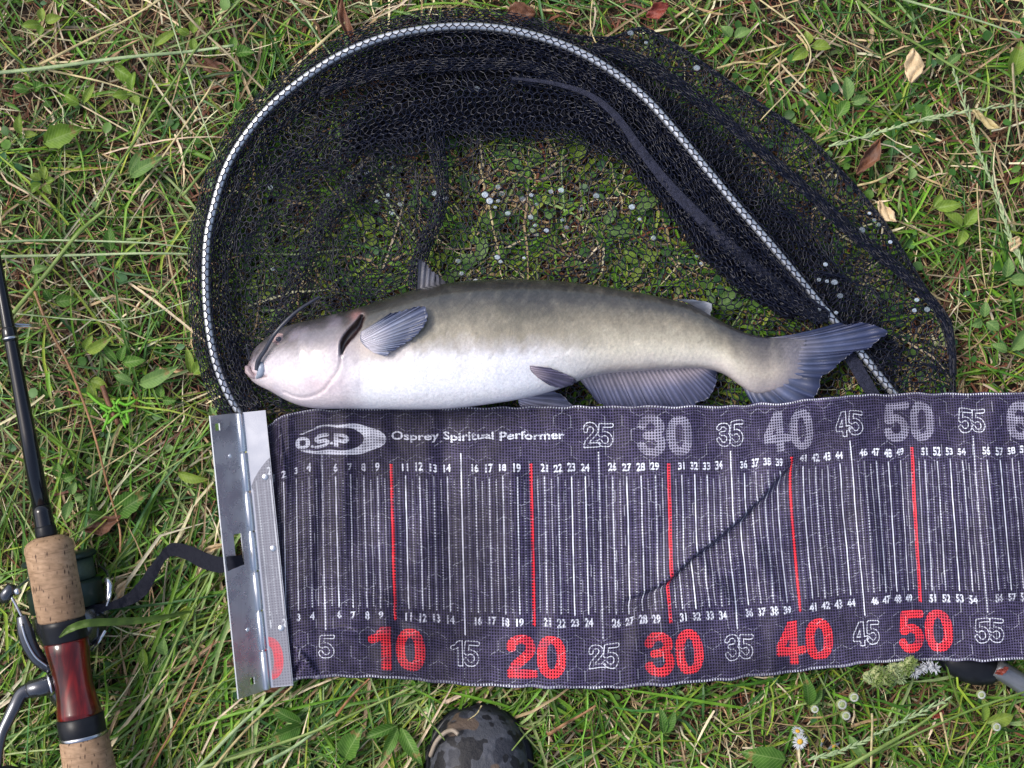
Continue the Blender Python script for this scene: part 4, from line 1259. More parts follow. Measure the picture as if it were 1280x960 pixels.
# left rim: the cloth is tucked below the clamp leaf
pxm, pym, zm = mat_point(Ug.ravel(), Vg.ravel())
MV = PA(np.c_[pxm, pym], zm)
uvs = np.c_[(Ug.ravel() - U0) / (U1 - U0), 1 - Vg.ravel()]
mc = obj('cloth', mesh_data('cloth', MV, grid_faces(NU, NV)[:, ::-1].copy(), uv=uvs), M_MAT, mat_t)
so = mc.modifiers.new('thickness', 'SOLIDIFY'); so.thickness = 0.0009; so.offset = 1 if False else -1

# hem roll and curled lining at the left corner
hc = PA(cr([(347, 520), (372, 513.5), (440, 511), (600, 508.5), (750, 507), (880, 507), (960, 505), (1010, 500), (1060, 494), (1160, 491), (1300, 490)], 8), 0)
def on_mat(pts, dz=0.0006):
    px, py, _ = None, None, None
    return pts

# --- metal end plate: hinge with a lying leaf and a leaf folded up
t = NT('brushed_steel')
tc = t.n('ShaderNodeTexCoord'); mp = t.n('ShaderNodeMapping'); mp.inputs['Scale'].default_value = (900, 12, 30)
nz_ = t.n('ShaderNodeTexNoise'); nz_.inputs['Detail'].default_value = 3; nz_.inputs['Scale'].default_value = 1
t.l(tc.outputs['Object'], mp.inputs[0]); t.l(mp.outputs[0], nz_.inputs['Vector'])
t.l(t.ramp(nz_.outputs['Fac'], [(0.3, (0.70, 0.71, 0.73)), (0.7, (0.76, 0.77, 0.80))]), t.b.inputs['Base Color'])
t.b.inputs['Metallic'].default_value = 0.95
t.l(t.ramp(t.noise(70, 4), [(0.3, (0.2, 0.2, 0.2)), (0.7, (0.36, 0.36, 0.36))]), t.b.inputs['Roughness'])
M_STEEL = t.m
def slab(name, quad_pts, th_, mat, parent, holes=None, nu=2, nv=2):
    """plate through four 3-D corners (a,b,c,d order), thickness along its normal"""
    a, b, c_, d = [np.array(q) for q in quad_pts]
    n_ = np.cross(b - a, d - a); n_ /= np.linalg.norm(n_)
    V = [a, b, c_, d] + [q - n_ * th_ for q in (a, b, c_, d)]
    F = [(0, 1, 2, 3), (7, 6, 5, 4), (0, 4, 5, 1), (1, 5, 6, 2), (2, 6, 7, 3), (3, 7, 4, 0)]
    return obj(name, mesh_data(name, V, F, smooth=False), mat, parent)
def plate_with_holes(name, O, EX, EY, W_, H_, th_, holes, mat, parent):
    """plate in the frame O + x*EX + y*EY with rectangular / round openings cut out by bridging strips"""
    import bmesh
    bm = bmesh.new()
    xsb = sorted(set([0, W_] + [h_[0] for h_ in holes] + [h_[1] for h_ in holes]))
    ysb = sorted(set([0, H_] + [h_[2] for h_ in holes] + [h_[3] for h_ in holes]))
    vm = {}
    def gv(x, y):
        if (x, y) not in vm: vm[(x, y)] = bm.verts.new(O + EX * x + EY * y)
        return vm[(x, y)]
    for i in range(len(xsb) - 1):
        for j in range(len(ysb) - 1):
            cx_, cy_ = (xsb[i] + xsb[i + 1]) / 2, (ysb[j] + ysb[j + 1]) / 2
            if any(h_[0] < cx_ < h_[1] and h_[2] < cy_ < h_[3] for h_ in holes): continue
            bm.faces.new([gv(xsb[i], ysb[j]), gv(xsb[i + 1], ysb[j]), gv(xsb[i + 1], ysb[j + 1]), gv(xsb[i], ysb[j + 1])])
    me = bpy.data.meshes.new(name); bm.to_mesh(me); bm.free()
    o = obj(name, me, mat, parent)
    so = o.modifiers.new('thickness', 'SOLIDIFY'); so.thickness = th_; so.offset = 0
    return o
HT = np.array(P(299, 516, .034)); HB = np.array(P(334, 862, .034))      # hinge axis
ax_ = HB - HT; LH = np.linalg.norm(ax_); EY = ax_ / LH
EXr = np.cross(EY, (0, 0, 1)); EXr /= np.linalg.norm(EXr)
if EXr[0] < 0: EXr = -EXr
# folded-up leaf: leans over to the left, its far edge about 35 px left of the axis
LA = math.radians(56)
EXl = -EXr * math.cos(LA) + np.array((0, 0, 1.0)) * math.sin(LA)
LW = 0.0275
mm = 0.001
left = plate_with_holes('upright_leaf', HT + EXl * .002, EXl, EY, LW, LH, .0012,
                 [(.0085, .0165, .086, .108), (.019, .0235, .006, .011), (.010, .0145, LH - .012, LH - .007)], M_STEEL, mat_t)
# lying leaf, polished upper part with a curved end, the rest is a clear sleeve over the cloth
RWd = .0190
def leaf_pt(x, y, dz=0): return HT + EXr * x + EY * y + np.array((0, 0, dz))
ys_ = np.r_[0, np.linspace(.040, .058, 12)]
outl = [(0.0025, 0), (RWd, 0), (RWd, LH * .995), (.0025, LH * .995)]
rl = [leaf_pt(x, y, -.0005) for x, y in outl]
slab('lying_leaf', [rl[3], rl[2], rl[1], rl[0]], .001, None, mat_t)
t = NT('mirror_steel')
t.b.inputs['Base Color'].default_value = (0.6, 0.61, 0.65, 1)
t.b.inputs['Metallic'].default_value = 1.0
t.l(t.ramp(t.noise(70, 4), [(0.3, (0.12, 0.12, 0.12)), (0.7, (0.25, 0.25, 0.25))]), t.b.inputs['Roughness'])
M_MIRROR = t.m
bpy.data.objects['lying_leaf'].data.materials.append(M_MIRROR)
# strip of the mat under a clear sleeve, seen on the lower part of the lying leaf
t = NT('sleeved_print')
uvn = t.n('ShaderNodeUVMap'); ti = t.n('ShaderNodeTexImage', image=im, extension='CLIP'); t.l(uvn.outputs[0], ti.inputs[0])
sc_ = t.n('ShaderNodeSeparateColor'); t.l(ti.outputs[0], sc_.inputs[0])
c = t.mix(sc_.outputs[1], (0.20, 0.20, 0.24), (0.62, 0.05, 0.07)); c = t.mix(sc_.outputs[0], c, (0.5, 0.52, 0.56))
wv_ = weave(t, uvn.outputs[0])
c = t.mix(1.0, c, t.ramp(wv_, [(0.4, (1, 1, 1)), (0.9, (0.55, 0.55, 0.58))]), 'MULTIPLY')
t.l(c, t.b.inputs['Base Color']); t.b.inputs['Roughness'].default_value = 0.4; t.b.inputs['Coat Weight'].default_value = 1; t.b.inputs['Coat Roughness'].default_value = .12
SV, SF, SU = [], [], []
N1_ = 60
for i in range(N1_):
    y = .0345 + (LH * .992 - .0345) * (i / (N1_ - 1))
    xa = .0030 + .0155 * max(0, 1 - (y - .0345) / .022) ** 1.6 if y < .0565 else .0045
    for j in range(5):
        x = xa + (RWd - .0006 - xa) * j / 4
        SV.append(leaf_pt(x, y, .0003)); SU.append(((-0.0 + x * 100 + .25 - U0) / (U1 - U0), 1 - (y / LH * 1.0)))
obj('clear_sleeve', mesh_data('clear_sleeve', SV, [tuple(q) for q in grid_faces(N1_, 5)], uv=np.array(SU)), t.m, mat_t)
for k in range(7):
    a = HT + EY * (LH * k / 7 + .0006) + np.array((0, 0, .0012)); b = HT + EY * (LH * (k + 1) / 7 - .0006) + np.array((0, 0, .0012))
    obj('hinge_knuckle', mesh_data('hinge_knuckle', *sweep([a, a + EY * .0003, b - EY * .0003, b], [.0024, .0027, .0027, .0024], 16)), M_STEEL, mat_t)
obj('hinge_pin', mesh_data('hinge_pin', *sweep([HT + np.array((0, 0, .0012)), HB + np.array((0, 0, .0012))], .0016, 10)), M_STEEL, mat_t)
for (x, y) in [(.014, .048), (.0145, .100), (.0145, .158)]:
    c_ = leaf_pt(x, y, .0006)
    obj('rivet', mesh_data('rivet', *ball(c_, .0024, 8, 16, (1, 1, .3))), M_STEEL, mat_t)
for (x, y) in [(.012, .030), (.012, .155)]:
    c_ = HT + EXl * (.002 + x) + EY * y
    obj('rivet', mesh_data('rivet', *ball(c_ + np.cross(EXl, EY) * 0, .0019, 8, 16, (1, 1, .9))), M_STEEL, mat_t)

# strap through the slot of the upright leaf
M_STRAP = simple('strap_webbing', (0.004, 0.005, 0.011), (0.010, 0.011, 0.02), 0.75, scale=700, bump=0.6, spec=.2)
ribbon('strap', cr([(303, 700, .047), (290, 703, .056), (276, 706, .054), (256, 701, .044), (236, 691, .034), (216, 687, .03), (203, 697, .029), (190, 717, .031), (176, 738, .034), (158, 751, .038), (135, 758, .042), (105, 764, .044), (80, 770, .042)], 10),
       [6, 8, 10, 10, 9, 8, 5, 7, 9, 7, 4, 7, 7], M_STRAP, mat_t, arch=0, th=.0009)

# ================================================================== THE ROD AND REEL
rod = empty('fishing_rod', P(80, 780, 0.02), 'black spinning rod with cork grips and glossy red reel seat lying at left', 'fishing rod')
RZ = 0.058
def axp(y, z=RZ): return np.array(P(-4 + (y - 330) * 0.1836, y, z))
SR = (CAMZ - RZ) * K
def lathe(name, prof, mat, parent=rod, seg=36, flat=1.0, z=RZ):
    """prof: (photo y, half width in px)"""
    pts = [axp(y, z) for y, r_ in prof]
    return obj(name, mesh_data(name, *sweep(pts, [r_ * SR for y, r_ in prof], seg, flat)), mat, parent)
t = NT('blank_gloss')
t.b.inputs['Base Color'].default_value = (0.003, 0.004, 0.008, 1); t.b.inputs['Roughness'].default_value = 0.16; t.b.inputs['Specular IOR Level'].default_value = 0.2; t.b.inputs['Coat Weight'].default_value = .6
t.b.inputs['Coat Roughness'].default_value = 0.05
M_BLANK = t.m
lathe('blank', [(-700, 3.0), (-100, 4.6), (300, 6.3), (410, 8.2), (540, 10), (640, 11.4)], M_BLANK)
lathe('guide_wrap', [(409, 8.4), (411, 9.6), (424, 9.8), (427, 8.6)], M_BLANK)
M_RING = simple('bright_ring', (0.4, 0.41, 0.45), (0.5, 0.51, 0.55), 0.25, metal=1)
lathe('trim_ring', [(421, 9.8), (423, 10.1), (424, 9.8)], M_RING)
g = axp(405)
a = np.linspace(0, 2 * math.pi, 25)
# line guide standing below the blank near the frame edge
gv_ = np.stack([np.full(25, g[0]) + .013 * np.cos(a), np.full(25, g[1]), g[2] - .022 + .013 * np.sin(a)], 1)
obj('line_guide', mesh_data('line_guide', *sweep(gv_, .001, 8, caps=False, up=(0, 1, 0))), M_RING, rod)
lathe('hook_keeper', [(632, 11.5), (640, 12.0), (645, 12), (660, 12.4), (664, 12.4)], M_BLANK)
lathe('trim_ring', [(657, 12.5), (660, 13), (668, 13.6), (671, 13)], M_BLACK)
t = NT('cork')
f1 = t.noise(260, 6, .65); 
tc = t.n('ShaderNodeTexCoord'); mp = t.n('ShaderNodeMapping'); mp.inputs['Scale'].default_value = (160, 420, 160)
nz_ = t.n('ShaderNodeTexNoise'); nz_.inputs['Detail'].default_value = 5; nz_.inputs['Scale'].default_value = 1
t.l(tc.outputs['Object'], mp.inputs[0]); t.l(mp.outputs[0], nz_.inputs['Vector'])
c = t.ramp(nz_.outputs['Fac'], [(0.25, (0.2, 0.125, 0.07)), (0.5, (0.3, 0.195, 0.12)), (0.75, (0.37, 0.25, 0.16))])
sy = t.n('ShaderNodeSeparateXYZ'); t.l(tc.outputs['Object'], sy.inputs[0])
rg = t.math('ABSOLUTE', t.math('SINE', t.math('MULTIPLY', t.math('ADD', sy.outputs[1], t.math('MULTIPLY', sy.outputs[0], -.18)), 260)))
c = t.mix(1.0, c, t.ramp(rg, [(0.0, (0.55, 0.45, 0.4)), (0.06, (1, 1, 1))]), 'MULTIPLY')
c = t.mix(1.0, c, t.ramp(t.noise(30, 3), [(0.35, (0.7, 0.66, 0.62)), (0.6, (1.1, 1.08, 1.05))]), 'MULTIPLY')
vo = t.n('ShaderNodeTexVoronoi'); vo.inputs['Scale'].default_value = 1; 
mp2 = t.n('ShaderNodeMapping'); mp2.inputs['Scale'].default_value = (420, 130, 420); t.l(tc.outputs['Object'], mp2.inputs[0]); t.l(mp2.outputs[0], vo.inputs['Vector'])
pit = t.ramp(vo.outputs['Distance'], [(0.15, (0.16, 0.1, 0.08)), (0.32, (1, 1, 1))])
pm = t.ramp(t.noise(150, 2), [(0.42, (0, 0, 0)), (0.5, (1, 1, 1))])
c = t.mix(pm, c, t.mix(1.0, c, pit, 'MULTIPLY'))
t.l(c, t.b.inputs['Base Color']); t.b.inputs['Roughness'].default_value = 0.75
t.bump(f1, .4, .0006)
M_CORK = t.m
lathe('cork_grip', [(670, 12), (672, 19), (675, 25), (680, 29), (686, 30.2), (692, 29.6), (720, 29.2), (755, 29.6), (772, 29), (775, 27)], M_CORK)
lathe('seat_hood', [(773, 26), (775, 28), (781, 28.2), (783, 27.6), (799, 27.6), (801, 26)], M_BLACK)
t = NT('red_wood')
tc = t.n('ShaderNodeTexCoord'); mp = t.n('ShaderNodeMapping'); mp.inputs['Scale'].default_value = (120, 22, 120)
nz_ = t.n('ShaderNodeTexNoise'); nz_.inputs['Detail'].default_value = 6; nz_.inputs['Scale'].default_value = 1; nz_.inputs['Distortion'].default_value = .8
t.l(tc.outputs['Object'], mp.inputs[0]); t.l(mp.outputs[0], nz_.inputs['Vector'])
t.l(t.ramp(nz_.outputs['Fac'], [(0.35, (0.015, 0.001, 0.001)), (0.52, (0.07, 0.002, 0.0015)), (0.7, (0.18, 0.006, 0.004))]), t.b.inputs['Base Color'])
t.b.inputs['Roughness'].default_value = 0.3; t.b.inputs['Specular IOR Level'].default_value = 0.2; t.b.inputs['Coat Weight'].default_value = .8; t.b.inputs['Coat Roughness'].default_value = .06
lathe('reel_seat', [(800, 26), (802, 27.5), (815, 26.6), (835, 24), (855, 23), (872, 24.4), (888, 27), (894, 28), (895, 26)], t.m)
lathe('lock_ring', [(894, 27), (896, 29), (916, 29), (918, 28)], M_BLACK)
lathe('trim_ring', [(917, 28.5), (918, 29.6), (921, 29.6), (922, 28.5)], M_RING)
lathe('cork_grip', [(921, 28), (924, 30), (960, 32), (1050, 32), (1130, 30), (1180, 33), (1188, 25)], M_CORK)

# reel hanging below the seat
t = NT('reel_spool'); t.b.inputs['Base Color'].default_value = (0.012, 0.028, 0.026, 1); t.b.inputs['Roughness'].default_value = 0.4; t.b.inputs['Metallic'].default_value = 0.3
M_SPOOL = t.m
t = NT('reel_metal'); t.b.inputs['Base Color'].default_value = (0.10, 0.105, 0.12, 1); t.b.inputs['Roughness'].default_value = 0.2; t.b.inputs['Metallic'].default_value = 0.85
M_RMETAL = t.m
M_RSILV = simple('reel_silver', (0.55, 0.57, 0.62), (0.66, 0.68, 0.72), 0.18, metal=.95)
def Q(x, y, z): return np.array(P(x, y, z))
dirr = (axp(900) - axp(700)); dirr /= np.linalg.norm(dirr)
side = np.cross(dirr, (0, 0, 1)); side /= np.linalg.norm(side)
if side[0] < 0: side = -side
foot = obj('reel_body', mesh_data('reel_body', *join([
    sweep([axp(812, RZ - .012), axp(850, RZ - .014), axp(885, RZ - .012)], [.005, .009, .005], 14, .5),
    sweep([axp(850, RZ - .014), axp(852, RZ - .026), Q(86, 852, .022)], [.006, .0045, .011], 14, 1, up=(0, 1, 0)),
    ball(Q(84, 852, .020), .019, 14, 20, (.8, 1.1, .9))])), M_RMETAL, rod)
spc = Q(82, 742, .032)
def reel_lathe(name, prof, mat, parent):
    return obj(name, mesh_data(name, *sweep([spc + dirr * d_ for d_, r_ in prof], [r_ for d_, r_ in prof], 36)), mat, parent)
reel_lathe('spool', [(-.0285, .012), (-.028, .0255), (-.0255, .0268), (-.024, .0255), (-.0235, .0215), (-.008, .0215), (-.007, .0262), (-.005, .0266), (.010, .0262), (.011, .021)], M_SPOOL, foot)
reel_lathe('fishing_line', [(-.0232, .0213), (-.0228, .0232), (-.0088, .0232), (-.0082, .0213)], simple('line_on_spool', (0.03, 0.05, 0.04), (0.05, 0.08, 0.06), 0.4, scale=500), foot)
reel_lathe('rotor', [(.011, .020), (.013, .0262), (.022, .0268), (.034, .022), (.040, .014)], M_RMETAL, foot)
# rotor arm, curved, on the left of the grip
armp = np.array([Q(*q) for q in cr([(64, 838, .042), (50, 826, .046), (38, 808, .050), (31, 786, .052), (27, 770, .052)], 8)])
obj('rotor_arm', mesh_data('rotor_arm', *sweep(armp, np.interp(np.linspace(0, 1, len(armp)), [0, .3, .7, 1], [.0035, .0055, .0062, .004]), 14, .55)), M_RMETAL, foot)
armp2 = np.array([Q(*q) for q in cr([(60, 833, .0475), (44, 820, .0515), (33, 800, .055), (27, 780, .056)], 8)])
obj('arm_trim', mesh_data('arm_trim', *sweep(armp2, .0011, 8)), M_RSILV, foot)
bail = np.array([Q(*q) for q in cr([(28, 772, .052), (20, 756, .053), (14, 744, .052), (20, 736, .040), (50, 716, .018), (90, 706, .006), (125, 708, .014), (137, 724, .034), (138, 742, .042), (132, 760, .042)], 8)])
obj('bail_wire', mesh_data('bail_wire', *sweep(bail, .0011, 8)), M_RSILV, foot)
obj('line_roller', mesh_data('line_roller', *sweep([Q(5, 752, .052), Q(7, 744, .053), Q(14, 736, .053), Q(20, 737, .052)], [.0035, .0048, .0046, .003], 16)), M_RMETAL, foot)
obj('line_roller', mesh_data('line_roller', *ball(Q(22, 739, .054), .0028, 10, 16)), M_RSILV, foot)
obj('bail_hinge', mesh_data('bail_hinge', *join([sweep([Q(134, 722, .040), Q(137, 732, .041), Q(135, 752, .041), Q(130, 766, .040)], [.0022, .0026, .0018, .003], 12), sweep([Q(132, 788, .04), Q(124, 800, .038), Q(115, 812, .036)], [.0012, .0018, .0024], 10)])), M_RSILV, foot)
# crank handle
ch_ = obj('crank_handle', mesh_data('crank_handle', *join([
    sweep([Q(74, 853, .040), Q(66, 855, .043), Q(52, 859, .046), Q(38, 862, .047), Q(34, 864, .047)], [.0068, .0072, .0068, .0066, .004], 18),
    sweep([Q(*q) for q in cr([(38, 862, .047), (27, 868, .049), (19, 882, .052), (10, 900, .054), (2, 918, .056), (-3, 945, .058), (-4, 975, .060)], 6)], np.linspace(.0056, .0032, 37), 14, .7)])), M_RMETAL, foot)
obj('handle_collar', mesh_data('handle_collar', *sweep([Q(64, 855.5, .0435), Q(60, 856.7, .0445)], [.0079, .0079], 18)), M_RSILV, ch_)
obj('handle_knob', mesh_data('handle_knob', *sweep([Q(-14, 980, .060), Q(-4, 975, .060), Q(10, 972, .060), Q(26, 970, .060)], [.005, .008, .009, .006], 18)), M_BLACK, ch_)

# ================================================================== THE BOOT
boot = empty('boot', P(598, 980, 0.01), 'toe of a dark camouflage rubber boot on the grass under the mat', 'boot')
t = NT('camo_rubber')
n1 = t.noise(48, 2, .4); n2 = t.noise(75, 2, .4)
c = t.ramp(n1, [(0.46, (0.022, 0.024, 0.034)), (0.49, (0.055, 0.059, 0.075)), (0.56, (0.042, 0.045, 0.056))])
m2 = t.ramp(n2, [(0.52, (0, 0, 0)), (0.535, (1, 1, 1))])
c = t.mix(m2, c, (0.006, 0.006, 0.009))
m3 = t.ramp(t.noise(35, 2, .4), [(0.66, (0, 0, 0)), (0.675, (1, 1, 1))])
c = t.mix(m3, c, (0.085, 0.06, 0.045))
t.l(c, t.b.inputs['Base Color']); t.b.inputs['Roughness'].default_value = 0.6; t.b.inputs['Coat Weight'].default_value = .05; t.b.inputs['Specular IOR Level'].default_value = .35; t.b.inputs['Coat Roughness'].default_value = .2
t.bump(t.noise(55, 7, .65), .9, .004)
nb1, nb2 = 40, 48
V = []
for i in range(nb1):
    q = i / (nb1 - 1)
    y = 885 + 420 * q                       # photo y
    d_ = (y - 885)
    hwid = 63 * (1 - (1 - min(d_ / 88, 1)) ** 2.3) ** .5 * (1 if y < 980 else np.interp(y, [980, 1120, 1305], [1, .84, .78]))
    hgt = np.interp(d_, [0, 10, 30, 60, 100, 200, 300, 420], [.010, .024, .036, .043, .047, .062, .085, .10]) if d_ > 0 else .008
    cx_ = 598 + np.interp(d_, [0, 100, 420], [0, 0, -6])
    for j in range(nb2):
        a = 2 * math.pi * j / nb2
        ca, sa = math.cos(a), math.sin(a)
        x = cx_ + hwid * np.sign(ca) * abs(ca) ** .85
        z = .004 + (hgt * (abs(sa) ** .55) if sa > 0 else -.003 * abs(sa))
        X_, Y_, _ = P(x, y, .03)
        V.append((X_, Y_ , z))
V = np.array(V)
pxb, pyb = UNP(V)
# raised seam across the toe cap
dS, _, _ = dist_poly(pxb, pyb, cr([(548, 930), (565, 920), (600, 917), (625, 908), (640, 912)], 6))
V[:, 2] += .0016 * np.exp(-(dS / 3) ** 2) * (V[:, 2] > .02)
obj('rubber_foot', mesh_data('rubber_foot', V, [tuple(q[::-1]) for q in grid_faces(nb1, nb2, True)] + [tuple(range(nb2)), tuple(range((nb1 - 1) * nb2, nb1 * nb2))[::-1]]), t.m, boot)
a = np.linspace(math.pi * 1.0, 0, 40)
wel = np.array([P(598 + 63 * math.cos(x), 958 - 73 * math.sin(x), .010) for x in a])
wel = np.vstack([[P(534, 1290, .012)], wel, [P(662, 1290, .012)]])
obj('sole', mesh_data('sole', *sweep(wel, .0042, 12)), M_BLACK, boot)
obj('trim', mesh_data('trim', *sweep(np.array([P(*q) for q in cr([(538, 945, .030), (545, 928, .036), (556, 916, .040), (566, 913, .044), (573, 918, .047)], 8)]), .0016, 10)), simple('tan_trim', (0.2, 0.16, 0.12), (0.3, 0.25, 0.2), .5), boot)
obj('shaft', mesh_data('shaft', *sweep([P(594, 1230, .085), P(594, 1245, .12), P(594, 1260, .17), P(594, 1270, .21)], [.034, .044, .048, .050], 32, .9, up=(0, 1, 0))), t.m, boot)

